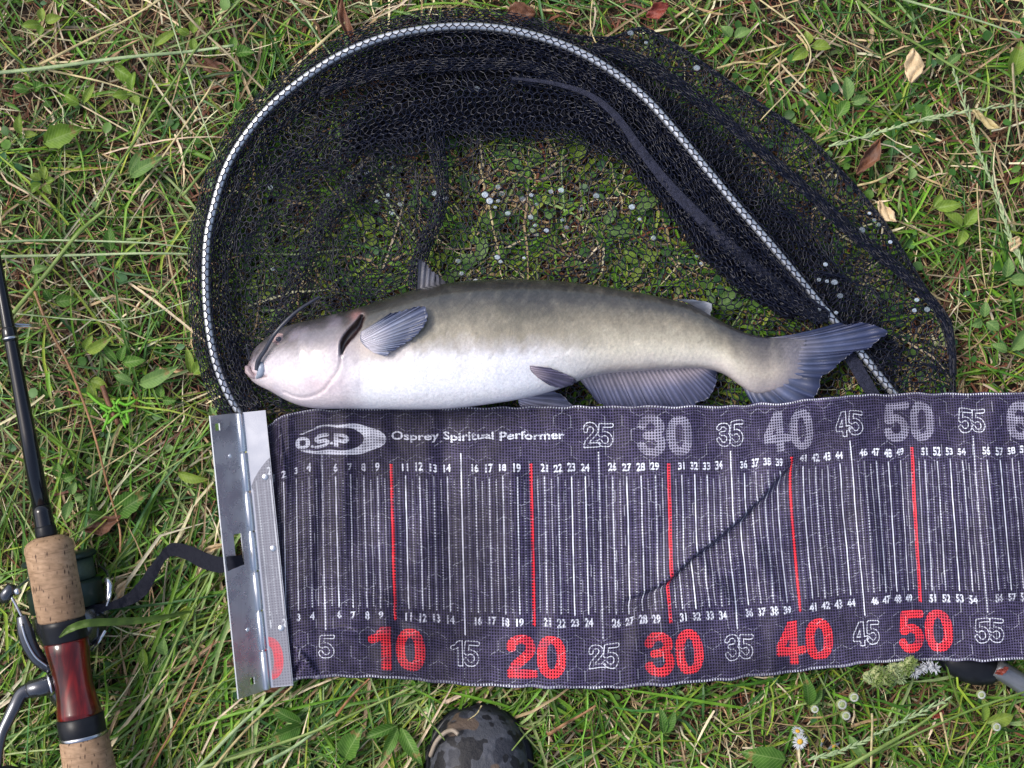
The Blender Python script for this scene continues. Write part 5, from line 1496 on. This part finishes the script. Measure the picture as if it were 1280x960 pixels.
# ================================================================== LONG STALKS, LEAVES AND FLOWERS LYING ON THE GRASS
def stalk(name, pts, r0, r1, mat, label, cat='grass stalk', z=0.024, flat=.6, seedh=None):
    p = cr([(a[0], a[1]) for a in pts], 8)
    tt = np.linspace(0, 1, len(p))
    zz = z + 0.003 * np.sin(tt * 7 + p[0, 0]) + 0.002 * np.sin(tt * 17 + p[0, 1])
    wob = np.stack([.7 * np.sin(tt * 9 + p[0, 1]), .7 * np.cos(tt * 8 + p[0, 0])], 1) * min(1, plen(p) / 150)
    V = PA(p + wob, zz)
    s = (CAMZ - z) * K
    nm2 = {'grass_blade': 'loose_grass'}.get(name, name)
    o = obj(nm2, mesh_data(nm2, *sweep(V, np.linspace(r0, r1, len(V)) * s, 7, flat)), mat)
    return tag(o, label, cat)
ST = [
 ('grass_blade', [(-20, 92), (60, 84), (150, 73), (230, 65), (292, 56)], 2.6, 1.8, M_STEM_P, 'broad pale green blade lying nearly level at the upper left'),
 ('grass_stalk', [(120, 262), (150, 205), (200, 128), (250, 55), (312, -12)], 1.8, 1.4, M_STEM_G, 'straight green stalk slanting up from left across the broad pale blade'),
 ('dry_stalk', [(50, 80), (90, 60), (140, 35), (215, -10)], 1.9, 1.3, M_STEM_Y, 'thick yellowish stalk just above the broad pale blade at upper left'),
 ('grass_stalk', [(203, -10), (222, 50), (242, 115), (272, 200)], 1.2, .8, M_STEM_P, 'thin pale stalk running down towards the upper left of the hoop'),
 ('dry_stalk', [(210, -10), (245, 30), (285, 68), (340, 122)], 2.0, 1.4, M_STEM_B, 'grey brown dry stalk slanting down right towards the hoop top left'),
 ('grass_stalk', [(228, 245), (262, 205), (300, 165), (345, 112)], 2.0, 1.6, M_STEM_G, 'bright green stalk leaning against the hoop at its upper left'),
 ('dry_stalk', [(166, 245), (200, 200), (250, 130), (268, 100)], 1.4, 1.2, M_STEM_Y, 'straw stalk parallel to the green one left of the hoop'),
 ('dry_stalk', [(60, 88), (120, 100), (190, 124)], 1.6, .8, M_STEM_Y, 'short tan stalk tapering right below the broad pale blade'),
 ('grass_blade', [(-10, 303), (80, 300), (170, 303), (240, 311)], 1.5, 1.0, M_STEM_P, 'upper of two pale blades lying level left of the hoop'),
 ('grass_blade', [(-10, 322), (70, 319), (160, 317), (238, 318)], 2.0, 1.4, M_STEM_P, 'lower of two pale blades lying level left of the hoop'),
 ('grass_blade', [(16, 392), (55, 345), (92, 298), (132, 262)], 2.8, 2.2, M_STEM_G, 'wide green blade slanting over the black rod tip section'),
 ('dry_stalk', [(43, 362), (62, 410), (85, 455), (108, 515), (122, 560), (136, 610), (150, 660), (150, 690)], 1.8, 1.3, M_STEM_R, 'long reddish stalk bending down the grass right of the rod'),
 ('dry_stalk', [(90, 328), (122, 370), (160, 410)], 1.5, .8, M_STEM_P, 'short whitish stalk slanting down left of the hoop middle'),
 ('grass_stalk', [(20, 392), (100, 400), (170, 396), (240, 376)], .9, .7, M_STEM_P, 'hair thin pale stalk between rod and hoop at middle height'),
 ('dry_stalk', [(108, 598), (170, 560), (240, 508)], 1.0, .7, M_STEM_Y, 'thin straw stalk between the reddish stalk and the metal end plate'),
 ('grass_stalk', [(60, 690), (120, 650), (190, 600), (262, 552)], 1.4, .9, M_STEM_G, 'thin green stalk rising from the cork grip top to the right'),
 ('grass_stalk', [(1062, -10), (1100, 25), (1150, 58), (1215, 95), (1295, 128)], 2.0, 1.4, M_STEM_G, 'yellow green stalk crossing the top right corner above the tan leaf'),
 ('grass_stalk', [(1110, -6), (1190, 16), (1290, 48)], 1.7, 1.1, M_STEM_P, 'pale green stalk at the very top right corner'),
 ('dry_stalk', [(1266, 60), (1268, 120), (1276, 180)], 1.8, 1.2, M_STEM_B, 'upright grey brown twig at the right edge near the top'),
 ('dry_stalk', [(1072, 232), (1100, 224), (1128, 208)], 1.6, 1.0, M_STEM_Y, 'bent straw stalk beside the curled red brown leaf'),
 ('dry_stalk', [(1222, 230), (1224, 290), (1232, 360)], 1.0, .7, M_STEM_Y, 'thin straw stalk hanging down at the right edge'),
 ('dry_stalk', [(355, 103), (385, 68), (432, 28)], 2.8, 1.6, M_STEM_Y, 'broad straw stem touching the hoop near its top left'),
 ('dry_stalk', [(358, -8), (388, 32), (416, 72)], 1.6, 1.2, M_STEM_P, 'pale stalk pointing down to the hoop from the top edge'),
 ('dry_stalk', [(897, 85), (925, 78), (960, 80)], 1.6, 1.2, M_STEM_Y, 'short white straw beside the right bag of the net'),
 ('dry_stalk', [(742, -8), (738, 30), (748, 62)], 1.0, .8, M_STEM_Y, 'thin upright straw at the top edge above the net'),
 ('dry_stalk', [(940, -8), (1000, 40), (1010, 85), (950, 150)], 1.2, .8, M_STEM_Y, 'curved thin tan straw looping right of the net top'),
 ('grass_stalk', [(1008, 972), (1085, 945), (1150, 915), (1215, 888), (1290, 862)], 1.8, 1.4, M_STEM_G, 'long green stalk slanting across the bottom right corner'),
 ('grass_blade', [(1050, 965), (1110, 930), (1150, 905), (1185, 880)], 3.0, 1.4, M_STEM_G, 'broad bent green blade left of the long stalk at bottom right'),
 ('dry_stalk', [(1090, 892), (1090, 925), (1088, 970)], 1.6, 1.4, M_STEM_Y, 'short upright straw among the daisies at bottom right'),
 ('dry_stalk', [(1176, 890), (1182, 918), (1188, 944)], 1.8, 1.0, M_STEM_Y, 'pale dry straw hanging below the brown seed head'),
 ('dry_stalk', [(685, 918), (712, 902), (745, 882)], 2.6, 1.4, M_STEM_R, 'purple brown stem lying right of the boot toe'),
 ('dry_stalk', [(420, 895), (440, 870), (462, 848)], 2.0, 1.2, M_STEM_R, 'reddish straw sticking out under the mat left of the boot'),
 ('grass_stalk', [(243, 966), (300, 905), (352, 862), (372, 848)], 2.4, 1.8, M_STEM_P, 'thick pale stalk leaning up to the lower corner of the end plate'),
 ('grass_stalk', [(258, 970), (320, 900), (366, 858)], 1.8, 1.3, M_STEM_Y, 'straw stalk beside the thick pale one under the end plate'),
 ('grass_blade', [(250, 960), (330, 935), (400, 912), (470, 880), (520, 856)], 2.2, 1.4, M_STEM_G, 'olive stalk slanting up right below the mat corner'),
 ('grass_blade', [(330, 955), (380, 925), (420, 895)], 2.6, 1.2, M_STEM_P, 'grey green blade in the tuft below the red number ten'),
 ('grass_stalk', [(150, 950), (200, 850), (240, 760), (272, 700)], 1.8, 1.3, M_STEM_G, 'long green stalk rising to the strap slot at left'),
 ('grass_stalk', [(170, 965), (215, 870), (262, 775), (282, 740)], 2.2, 1.5, M_STEM_G, 'second long green stalk close beside the metal plate'),
 ('dry_stalk', [(190, 960), (232, 880), (268, 800)], 1.4, 1.0, M_STEM_R, 'reddish straw among long stalks left of the metal plate'),
 ('grass_stalk', [(602, 882), (596, 892), (585, 900)], 1.0, .5, M_STEM_Y, 'thin curved straw resting on the front of the boot toe'),
 ('grass_blade', [(520, 880), (540, 905), (556, 925)], 1.8, .8, M_STEM_G, 'green blade leaning over the left side of the boot toe'),
 ('grass_blade', [(682, 900), (660, 915), (640, 938)], 1.8, .8, M_STEM_G, 'green blade leaning over the right side of the boot toe'),
 ('grass_stalk', [(600, 205), (612, 262), (626, 325)], 1.7, 1.4, M_STEM_Y, 'straight pale straw standing under the net above the fish'),
 ('grass_stalk', [(470, 228), (510, 290), (530, 310)], 1.4, 1.0, M_STEM_P, 'thin pale stalk under the net left of the mesh rope'),
 ('grass_blade', [(290, 316), (360, 318), (430, 312)], 1.6, 1.2, M_STEM_P, 'pale blade lying under the net inside the left hoop'),
 ('grass_stalk', [(600, 245), (650, 215), (700, 195)], 1.7, 1.3, M_STEM_G, 'green stalk under the net beside the straight straw'),
]
for nm, pts, r0, r1, m, lab in ST:
    under = inpoly(np.array([pts[1][0]]), np.array([pts[1][1]]), NETPOLY)[0] and inpoly(np.array([pts[0][0]]), np.array([pts[0][1]]), NETPOLY)[0]
    stalk(nm, pts, r0, r1, m, lab, 'dry stalk' if nm == 'dry_stalk' else ('grass blade' if nm == 'grass_blade' else 'grass stalk'), z=.0155 if under else (.054 if 'boot toe' in lab and 'right of' not in lab else .028))

# grass ears: stem with many small spikelets
def ear(pts, label, z=.026):
    p = cr(pts, 10); zz = np.full(len(p), z)
    V = PA(p, zz)
    root = empty('grass_ear', V[0], label, 'seed head')
    obj('stem', mesh_data('stem', *sweep(V, np.linspace(.0008, .0004, len(V)), 6)), M_STEM_P, root)
    parts = []
    tg = np.gradient(V, axis=0); tg /= np.linalg.norm(tg, axis=1)[:, None]
    tot = plen(p); n_ = int(tot / 5)
    for i in range(n_):
        k = (i + .5) / n_ * (len(V) - 2); a = int(k)
        s_ = np.cross(tg[a], (0, 0, 1)) * (1 if i % 2 else -1)
        b = V[a] + (V[a + 1] - V[a]) * (k - a)
        d = tg[a] * .95 + s_ * random.uniform(.02, .4) + np.array((0, 0, random.uniform(0, .25)))
        L = random.uniform(.004, .010)
        parts.append(sweep([b, b + d * L * .35, b + d * L * .7, b + d * L], [.0003, .0009, .0007, .0001], 5, .6))
    Vv, Ff = join(parts)
    tag(obj('spikelets', mesh_data('spikelets', Vv, Ff), M_STEM_P, root), kind='stuff')
ear([(1036, 183), (1090, 168), (1150, 150), (1205, 140), (1290, 128)], 'pale green grass ear slanting up to the right edge, near the tan leaf')
ear([(1282, 340), (1262, 295), (1244, 240), (1226, 195), (1212, 150), (1190, 82)], 'long pale green grass ear hanging down near the right edge')
ear([(1010, 950), (1060, 935), (1120, 905), (1190, 872)], 'thin pale grass ear lying in the bottom right grass')

def leaf_mesh(L, Wd, fold=.34, arch=.15, n=9, seed=0, tipk=1.0, serr=0.0):
    r = np.random.default_rng(seed)
    V = []
    for i in range(n):
        t_ = i / (n - 1)
        w_ = Wd * (math.sin(math.pi * t_ ** .8) ** .85) * .5 if 0 < i < n - 1 else Wd * .02
        w_ *= 1 + serr * (1 if i % 2 else -1)
        for j in (-1, -.5, 0, .5, 1):
            V.append((t_ * L, w_ * j + .04 * L * math.sin(t_ * 3 + seed), arch * L * math.sin(t_ * math.pi * .85) + abs(j) * w_ * fold * 2 + .01 * L * r.normal()))
    return mesh_data('leaf', V, [tuple(q) for q in grid_faces(n, 5)])
LM = [leaf_mesh(.014, .0085, seed=1), leaf_mesh(.018, .009, seed=2), leaf_mesh(.024, .0075, seed=3), leaf_mesh(.032, .010, seed=4), leaf_mesh(.010, .0075, seed=5), leaf_mesh(.03, .016, seed=6, serr=.08)]
def leaf_mat(name, c1, c2):
    t = NT(name)
    oi = t.n('ShaderNodeObjectInfo')
    base = t.mix(oi.outputs['Random'], c1, c2)
    c = t.mix(1.0, base, t.ramp(t.noise(140, 5, .7), [(0.3, (0.6, 0.65, 0.6)), (0.7, (1.25, 1.2, 1.1))]), 'MULTIPLY')
    c = t.mix(t.ramp(t.noise(70, 5, .7), [(0.62, (0, 0, 0)), (0.68, (1, 1, 1))]), c, (0.22, 0.15, 0.05))
    sx = t.n('ShaderNodeSeparateXYZ'); tc = t.n('ShaderNodeTexCoord'); t.l(tc.outputs['Object'], sx.inputs[0])
    ya = t.math('ABSOLUTE', sx.outputs[1])
    mid = t.math('LESS_THAN', ya, .00035)
    ve = t.math('GREATER_THAN', t.math('SINE', t.math('MULTIPLY', t.math('SUBTRACT', sx.outputs[0], ya), 2600)), .88)
    c = t.mix(t.math('MULTIPLY', t.math('MAXIMUM', mid, ve), .4), c, (0.3, 0.42, 0.14))
    t.l(c, t.b.inputs['Base Color']); t.b.inputs['Roughness'].default_value = .5; t.b.inputs['Specular IOR Level'].default_value = .25
    t.bump(t.noise(260, 4), .5, .0006)
    tr = t.n('ShaderNodeBsdfTranslucent'); t.l(c, tr.inputs['Color'])
    mx = t.n('ShaderNodeMixShader'); mx.inputs[0].default_value = .3
    t.l(t.b.outputs[0], mx.inputs[1]); t.l(tr.outputs[0], mx.inputs[2]); t.l(mx.outputs[0], t.out.inputs['Surface'])
    return t.m
LEAFM = [leaf_mat('weed_leaf_green', (0.05, 0.14, 0.02), (0.1, 0.22, 0.035)), leaf_mat('weed_leaf_pale', (0.1, 0.2, 0.06), (0.16, 0.28, 0.09)), leaf_mat('weed_leaf_yellow', (0.14, 0.25, 0.03), (0.22, 0.3, 0.05))]
for m in LM: m.materials.append(LEAFM[0])
STEMM = mesh_data('stem', *sweep([(0, 0, -.012), (.001, 0, -.004), (.002, .001, .002), (.003, .001, .004)], [.0007, .0006, .0005, .0003], 6)); STEMM.materials.append(M_STEM_G)
def weed(px, py, kinds, angs, label, z=None, group=None, sc=1.0):
    under = inpoly(np.array([px]), np.array([py]), NETPOLY)[0]
    z = z if z is not None else (.011 if under else .0165)
    lm_ = random.choice(LEAFM)
    root = empty('small_weed', P(px, py, z), label, 'weed', group)
    o = bpy.data.objects.new('stem', STEMM); COL.objects.link(o); o.parent = root
    for k, (kd, a) in enumerate(zip(kinds, angs)):
        o = bpy.data.objects.new('leaf', LM[kd]); COL.objects.link(o); o.parent = root
        a = math.radians(a)
        o.rotation_euler = (random.uniform(-.25, .25), (random.uniform(-.3, .15) if not under else .05), a)
        o.location = (.002 * math.cos(a), .002 * math.sin(a), random.uniform(0, .002) if not under else 0)
        o.material_slots[0].link = 'OBJECT'; o.material_slots[0].material = lm_
        k_ = sc * random.uniform(.7, 1.15)
        o.scale = (k_, k_, k_ * (1 if not under else .4))
W = [
 (55, 30, [0, 0, 1, 4], [100, 20, 190, 250], 'cluster of four small oval leaves at the top left corner'),
 (190, 60, [2], [35], 'single pointed leaf just above the broad pale blade'),
 (240, 45, [0, 4, 0], [60, 150, 280], 'three dark rounded leaves right of the thin pale stalk'),
 (292, 68, [0, 0], [0, 90], 'light green rounded leaf pair near the hoop at upper left'),
 (140, 82, [1], [-30], 'small oval leaf under the broad pale blade'),
 (103, 132, [2, 0], [55, 150], 'upright narrow leaf with a twisted tip left of the green stalk'),
 (40, 113, [0, 4], [170, 20], 'two flat oval leaves close to the left edge, high up'),
 (28, 172, [1, 0], [90, 10], 'pointed leaf pair near the left edge level with the hoop top'),
 (52, 180, [5], [20], 'broad scalloped leaf near the left edge'),
 (165, 118, [1, 0, 4], [80, 190, 300], 'leafy sprout between green stalk and straw stalk'),
 (55, 228, [4, 4, 4, 4, 4], [10, 80, 150, 220, 300], 'rosette of five tiny light leaves at the left'),
 (160, 222, [3, 3], [25, 60], 'long curved broad blades left of the hoop'),
 (140, 318, [1], [95], 'single leaf standing on the two level pale blades'),
 (66, 378, [0, 4], [10, 120], 'pale bluish leaf pair beside the top of the reddish stalk'),
 (36, 342, [1], [20], 'oval leaf touching the rod above its first ring'),
 (105, 440, [3, 1], [25, 60], 'large light leaf just right of the reddish stalk'),
 (150, 455, [1, 1, 2], [70, 10, 130], 'dense leaf trio in the middle of the left grass'),
 (170, 480, [3, 1], [20, 160], 'broad leaf pair above the bright lime sprig'),
 (110, 475, [1, 0], [-60, -20], 'two leaves crossing under the reddish stalk'),
 (200, 500, [0, 4], [0, 80], 'small rounded leaves right of the bright lime sprig'),
 (75, 600, [0, 0], [100, 20], 'rounded leaf pair right of the black rod blank'),
 (90, 622, [0, 4, 1], [80, 10, 260], 'cluster of rounded leaves close above the cork grip'),
 (218, 590, [2], [-10], 'light green pointed leaf beside the metal end plate'),
 (140, 645, [5, 1], [30, 170], 'large yellow green leaf above the strap'),
 (183, 838, [1], [100], 'single glossy leaf below the strap near the red reel seat'),
 (228, 780, [0], [60], 'rounded leaf midway between reel seat and metal plate'),
 (207, 822, [0], [90], 'small dim leaf in the long grass at lower left'),
 (275, 560, [3], [100], 'bright broad blade just left of the metal end plate'),
 (240, 470, [2, 1], [100, 40], 'narrow leaf pair outside the hoop near the fish snout'),
 (1160, 165, [1], [95], 'oval leaf above the pale green grass ear'),
 (1165, 262, [1, 0], [10, 60], 'light leaf with a white dot below the curled brown leaf'),
 (1060, 130, [0, 1], [20, 100], 'leaf pair right of the net, below the tan leaf'),
 (1180, 85, [1, 0], [40, 120], 'dark leaf pair right of the tan leaf'),
 (1262, 100, [5], [80], 'large dark round leaf at the right edge near the twig'),
 (1010, 60, [0, 4, 0], [0, 100, 220], 'three small leaves near the top right of the net'),
 (1045, 150, [0], [60], 'bright rounded leaf beside the net rim'),
 (1135, 228, [4], [80], 'tiny yellow leaf below the curled brown leaf'),
 (1205, 285, [0, 1, 0], [60, 150, 250], 'trio of oval leaves below the pale grass ear'),
 (1262, 440, [5, 1], [60, 160], 'leaf cluster at the right edge level with the tail fin'),
 (1230, 400, [0, 4, 4], [90, 200, 320], 'small leaves right of the net rim by the tail'),
 (915, 50, [0, 4], [30, 130], 'tiny leaf pair above the white straw'),
 (1258, 350, [0, 0], [0, 90], 'leaf pair below the end of the long grass ear'),
 (720, 205, [5], [85], 'large dark green leaf under the net below the drape'),
 (600, 285, [2, 1], [20, 50], 'yellow green blade under the net above the fish back'),
 (790, 265, [3], [30], 'long bright green blade under the net at its middle'),
 (755, 285, [3, 1], [-10, 60], 'broad yellow green leaf under the net right of centre'),
 (600, 330, [0, 1], [160, 80], 'small leaf pair under the net next to the straight straw'),
 (470, 290, [0, 0, 4], [0, 120, 240], 'rounded leaves under the net left of the mesh rope'),
 (330, 295, [1, 0], [200, 90], 'leaf pair under the net inside the hoop at left'),
 (460, 265, [4, 0], [40, 160], 'tiny leaves under the net below the drape at left'),
 (320, 370, [0, 4], [100, 10], 'bright leaf pair under the net above the fish snout'),
 (800, 330, [0, 0, 1], [30, 140, 250], 'leaf trio under the net above the adipose fin'),
 (895, 385, [2, 2, 1], [10, 50, 120], 'bright green grass sprout by the adipose fin'),
 (1010, 885, [3, 2], [100, 60], 'long pointed leaf pair hanging under the red number forty'),
 (1060, 915, [3], [-55], 'pointed leaf right of the daisies'),
 (985, 950, [5], [170], 'broad dark leaf at the bottom edge near the daisies'),
 (735, 845, [3, 2], [80, 50], 'green blades sticking out under the mat right of the boot'),
 (380, 905, [5, 3], [200, 150], 'broad ragged leaf in the tuft under the mat corner'),
 (430, 950, [5], [60], 'large pale leaf at the bottom edge left of the boot'),
 (500, 905, [3, 3, 2], [-60, -120, 200], 'rosette of bright pointed blades left of the boot'),
 (830, 920, [2, 2], [100, 70], 'narrow upright blades midway along the bottom edge'),
 (1230, 905, [1, 2], [20, 100], 'leaf pair under the long stalk at bottom right'),
]
for wd_ in W: weed(*wd_, sc=1.0)

# lime green sprig
sp_ = empty('lime_sprig', P(150, 515, .02), 'bright lime green forked sprig in the grass left of the hoop', 'sprig')
for (a, b, c_) in [((108, 490), (125, 505), (148, 515)), ((128, 522), (140, 512), (150, 498)), ((134, 530), (148, 518), (168, 512)), ((140, 500), (150, 515), (157, 535)), ((148, 502), (158, 506), (170, 500)), ((125, 508), (135, 518), (128, 540)), ((150, 520), (160, 528), (158, 515))]:
    obj('leaf', mesh_data('leaf', *sweep(PA(cr([a, b, c_], 6), .025), [.0003] + [.0011] * 11 + [.0003], 6, .5)), M_LIME, sp_)
obj('stem', mesh_data('stem', *sweep(PA(cr([(128, 482), (136, 505), (148, 530)], 5), .0225), .002, 8)), M_DEAD, sp_)

# dead leaves
def dead(px, py, L, Wd, ang, mat, label, curl=.5, z=.026, seed=0):
    r = np.random.default_rng(seed)
    V = []; n = 14; m_ = 9
    for i in range(n):
        t_ = i / (n - 1)
        w_ = Wd * math.sin(math.pi * min(max(t_, .02), .98)) ** .7 * .5 * (1 + .12 * math.sin(9 * t_ + seed) + r.uniform(-.14, .1))
        for j in range(m_):
            s_ = j / (m_ - 1) * 2 - 1
            a_ = s_ * curl * 1.6
            rad = w_ / max(curl * 1.6, .1)
            V.append(((t_ - .5) * L, rad * math.sin(a_) + .06 * L * math.sin(t_ * 4 + seed), -rad * (math.cos(a_) - 1) * (1 if curl > 0 else -1) + .05 * L * math.sin(t_ * 5 + seed) + .0005 * r.normal() + .0016 * math.sin(5 * s_ + 11 * t_ + seed) * (1 - abs(s_) * .3)))
    V = np.array(V); a = math.radians(ang)
    V = np.c_[V[:, 0] * math.cos(a) - V[:, 1] * math.sin(a), V[:, 0] * math.sin(a) + V[:, 1] * math.cos(a), V[:, 2]] 
    me = mesh_data('dead_leaf', V, [tuple(q) for q in grid_faces(n, m_)])
    o = obj('dead_leaf', me, mat); o.location = P(px, py, z)
    so = o.modifiers.new('thickness', 'SOLIDIFY'); so.thickness = .0004
    return tag(o, label, 'dead leaf')
dead(1085, 197, .030, .017, 62, M_DEAD, 'curled red brown dead leaf just right of the net rim', .95, seed=2)
dead(1140, 83, .025, .014, 85, M_DEADT, 'flat tan dead leaf below the yellow green stalk at upper right', .25, seed=3)
dead(822, 14, .018, .016, 20, M_DEADR, 'dark red crumpled leaf at the top edge above the net', .9, seed=4)
dead(433, 25, .036, .010, 100, M_DEAD, 'narrow brown leaf at the top edge touching the hoop', .8, seed=5)
dead(650, 18, .022, .016, 10, M_DEAD, 'light brown leaf lying just above the hoop top', .3, seed=6, z=.021)
dead(1268, 305, .012, .009, 70, M_DEADT, 'small yellowish leaf at the right edge beside the ear', .3, seed=7)
dead(1232, 150, .024, .007, -28, M_STEM_Y, 'pale pinkish dry leaf right of the grass ear', .5, seed=8)
dead(1108, 265, .020, .010, -50, M_DEADT, 'grey tan dry leaf against the net rim', .3, seed=9, z=.021)
dead(130, 655, .03, .014, 15, M_DEAD, 'dark brown leaf next to the cork grip top', .6, seed=10, z=.021)
dead(152, 738, .016, .008, 60, M_DEADT, 'small brown dry leaf in the bend of the strap', .6, seed=11)
dead(265, 688, .020, .006, 30, M_DEADT, 'thin tan dry leaf behind the strap by the slot', .5, seed=12, z=.028)
dead(345, 862, .020, .007, 5, M_DEAD, 'brown dry leaf below the lower end of the hinge', .4, seed=13, z=.020)
dead(270, 85, .026, .013, -10, M_DEAD, 'wide brown leaf under green stalks at upper left', .2, seed=14, z=.012)
dead(1172, 892, .010, .007, 40, M_DEADR, 'small reddish brown seed husk on the pale dry straw', .8, seed=15)
dead(1252, 838, .010, .006, 20, M_DEADR, 'reddish brown husk on the net handle', .8, seed=16, z=.034)

# fleabane daisies and buds
M_PETAL = foliage('petal', attr=False, c1=(0.7, 0.72, 0.82), c2=(0.8, 0.8, 0.86), trans=.3)
M_DISC = simple('flower_disc', (0.55, 0.3, 0.02), (0.7, 0.42, 0.04), .6, scale=900, bump=.6)
M_BUD = simple('flower_bud', (0.12, 0.19, 0.06), (0.34, 0.34, 0.16), .6, scale=420, bump=.6)
M_FLUFF = simple('seed_fluff', (0.45, 0.5, 0.36), (0.7, 0.72, 0.62), .8, scale=500, bump=.5)
PET = leaf_mesh(.0042, .0009, fold=.1, arch=.1, n=4, seed=9); PET.name = 'petal'; PET.materials.append(M_PETAL)
def daisy(px, py, label, tilt=(0, 0), r=1.0, z=.03):
    root = empty('daisy', P(px, py, z), label, 'flower', 'small white daisies at the bottom right')
    root.rotation_euler = (tilt[0], tilt[1], 0)
    d = bpy.data.objects.new('flower_disc', mesh_data('flower_disc', *ball((0, 0, 0.0003), .0019 * r, 8, 14, (1, 1, .55)))); d.data.materials.append(M_DISC); COL.objects.link(d); d.parent = root
    for k in range(26):
        o = bpy.data.objects.new('petal', PET); COL.objects.link(o); o.parent = root
        a = k / 26 * 2 * math.pi + random.uniform(-.08, .08)
        o.location = (math.cos(a) * .0014 * r, math.sin(a) * .0014 * r, 0); o.rotation_euler = (0, random.uniform(-.15, .1), a); s = r * random.uniform(.85, 1.1); o.scale = (s, s, s)
    st = bpy.data.objects.new('stem', mesh_data('stem', *sweep([(0, 0, -.001), (.001, .002, -.012), (.003, .003, -.024)], .0006, 6))); st.data.materials.append(M_STEM_G); COL.objects.link(st); st.parent = root
daisy(1000, 927, 'fully open white daisy, lower one of the touching pair', (.1, .1), 1.15)
daisy(997, 914, 'white daisy tilted behind the fully open one', (-.9, .3), .9, .028)
daisy(1028, 925, 'half closed white daisy seen from the side', (.3, 1.1), 1.0, .027)
daisy(1042, 932, 'white daisy turned away, rightmost of the daisies', (.9, .7), 1.0, .027)
for k, (px, py, r_s, lab) in enumerate([(1018, 886, .0031, 'pale flower bud above the long pointed leaf'), (1052, 880, .0040, 'tan flower bud, largest in the group left of the white fluff'), (1057, 894, .0036, 'green flower bud beneath the largest tan bud'),
                      (1067, 871, .0037, 'green flower bud with white tips nearest to the mat'), (1226, 868, .0034, 'pale bud touching the ear at bottom right'), (1245, 908, .0034, 'tan bud under the long green stalk at bottom right')]):
    root = empty('flower_bud', P(px, py, .028), lab, 'flower bud')
    b = obj('bud', mesh_data('bud', *ball((0, 0, 0), r_s, 10, 16, (1, 1, .8))), M_BUD, None); b.parent = root
    fr = []
    for j in range(22):
        a = j / 22 * 2 * math.pi
        e_ = np.array((math.cos(a) * .35, math.sin(a) * .35, 0)); dr = np.array((math.cos(a) * .35, math.sin(a) * .35, .9))
        fr.append(sweep([e_ * r_s + np.array((0, 0, r_s * .5)), e_ * r_s * 1.6 + dr * r_s * .8], [.0004, .0002], 4))
    f_ = obj('bud_tip', mesh_data('bud_tip', *join(fr)), M_PETAL, None); f_.parent = root
    s = obj('stem', mesh_data('stem', *sweep([(0, 0, -r_s * .6), (.001, -.002, -.012), (.002, -.004, -.022)], .0006, 6)), M_STEM_G, None); s.parent = root
# cluster of green and white seed heads poking from under the mat
root = empty('seed_cluster', P(1110, 838, .03), 'bunch of green and white flower heads at the mat edge under the red fifty', 'flower cluster')
for k, (px, py, rr_) in enumerate([(1086, 846, .0045), (1098, 842, .006), (1108, 848, .0052), (1118, 838, .006), (1130, 836, .0055), (1138, 829, .005), (1124, 846, .005), (1095, 852, .004)]):
    c_ = P(px, py, .030 + .002 * (k % 3))
    b = obj('flower_head', mesh_data('flower_head', *ball(c_, rr_, 10, 16, (1, 1, .7))), M_BUD, root)
    fr = []
    for j in range(60):
        a = random.uniform(0, 6.28); e_ = random.uniform(.1, 1.3)
        d_ = np.array((math.cos(a) * math.sin(e_), math.sin(a) * math.sin(e_), math.cos(e_)))
        fr.append(sweep([np.array(c_) + d_ * rr_ * .75, np.array(c_) + d_ * rr_ * 1.3 + np.random.default_rng(j).normal(0, .0004, 3)], [.0004, .00025], 4))
    tag(obj('florets', mesh_data('florets', *join(fr)), M_STEM_G if k % 3 else M_STEM_P, root), kind='stuff')
fr = []
for (px, py) in [(1150, 836), (1160, 832), (1143, 840), (1168, 834)]:
    c_ = np.array(P(px, py, .033))
    for j in range(46):
        a = random.uniform(0, 6.28); e_ = random.uniform(.4, 1.5)
        d_ = np.array((math.cos(a) * math.sin(e_), math.sin(a) * math.sin(e_), math.cos(e_)))
        fr.append(sweep([c_ + d_ * .0008, c_ + d_ * random.uniform(.0035, .006)], [.00035, .0002], 4))
tag(obj('white_fluff', mesh_data('white_fluff', *join(fr)), M_PETAL, root), kind='stuff')

# grass blades crossing in front of the reel
tag(ribbon('loose_grass', cr([(74, 797, .082), (88, 786, .082), (110, 779, .080), (150, 777, .066), (190, 774, .052), (240, 764, .034)], 8), [1, 4.5, 5, 5, 4, 1.5], foliage('olive_blade', attr=False, c1=(0.07, 0.13, 0.02), c2=(0.09, 0.15, 0.03)), None, arch=-.0008, th=.0003),
    'broad olive blade lying over the rod just above the red seat', 'grass blade')
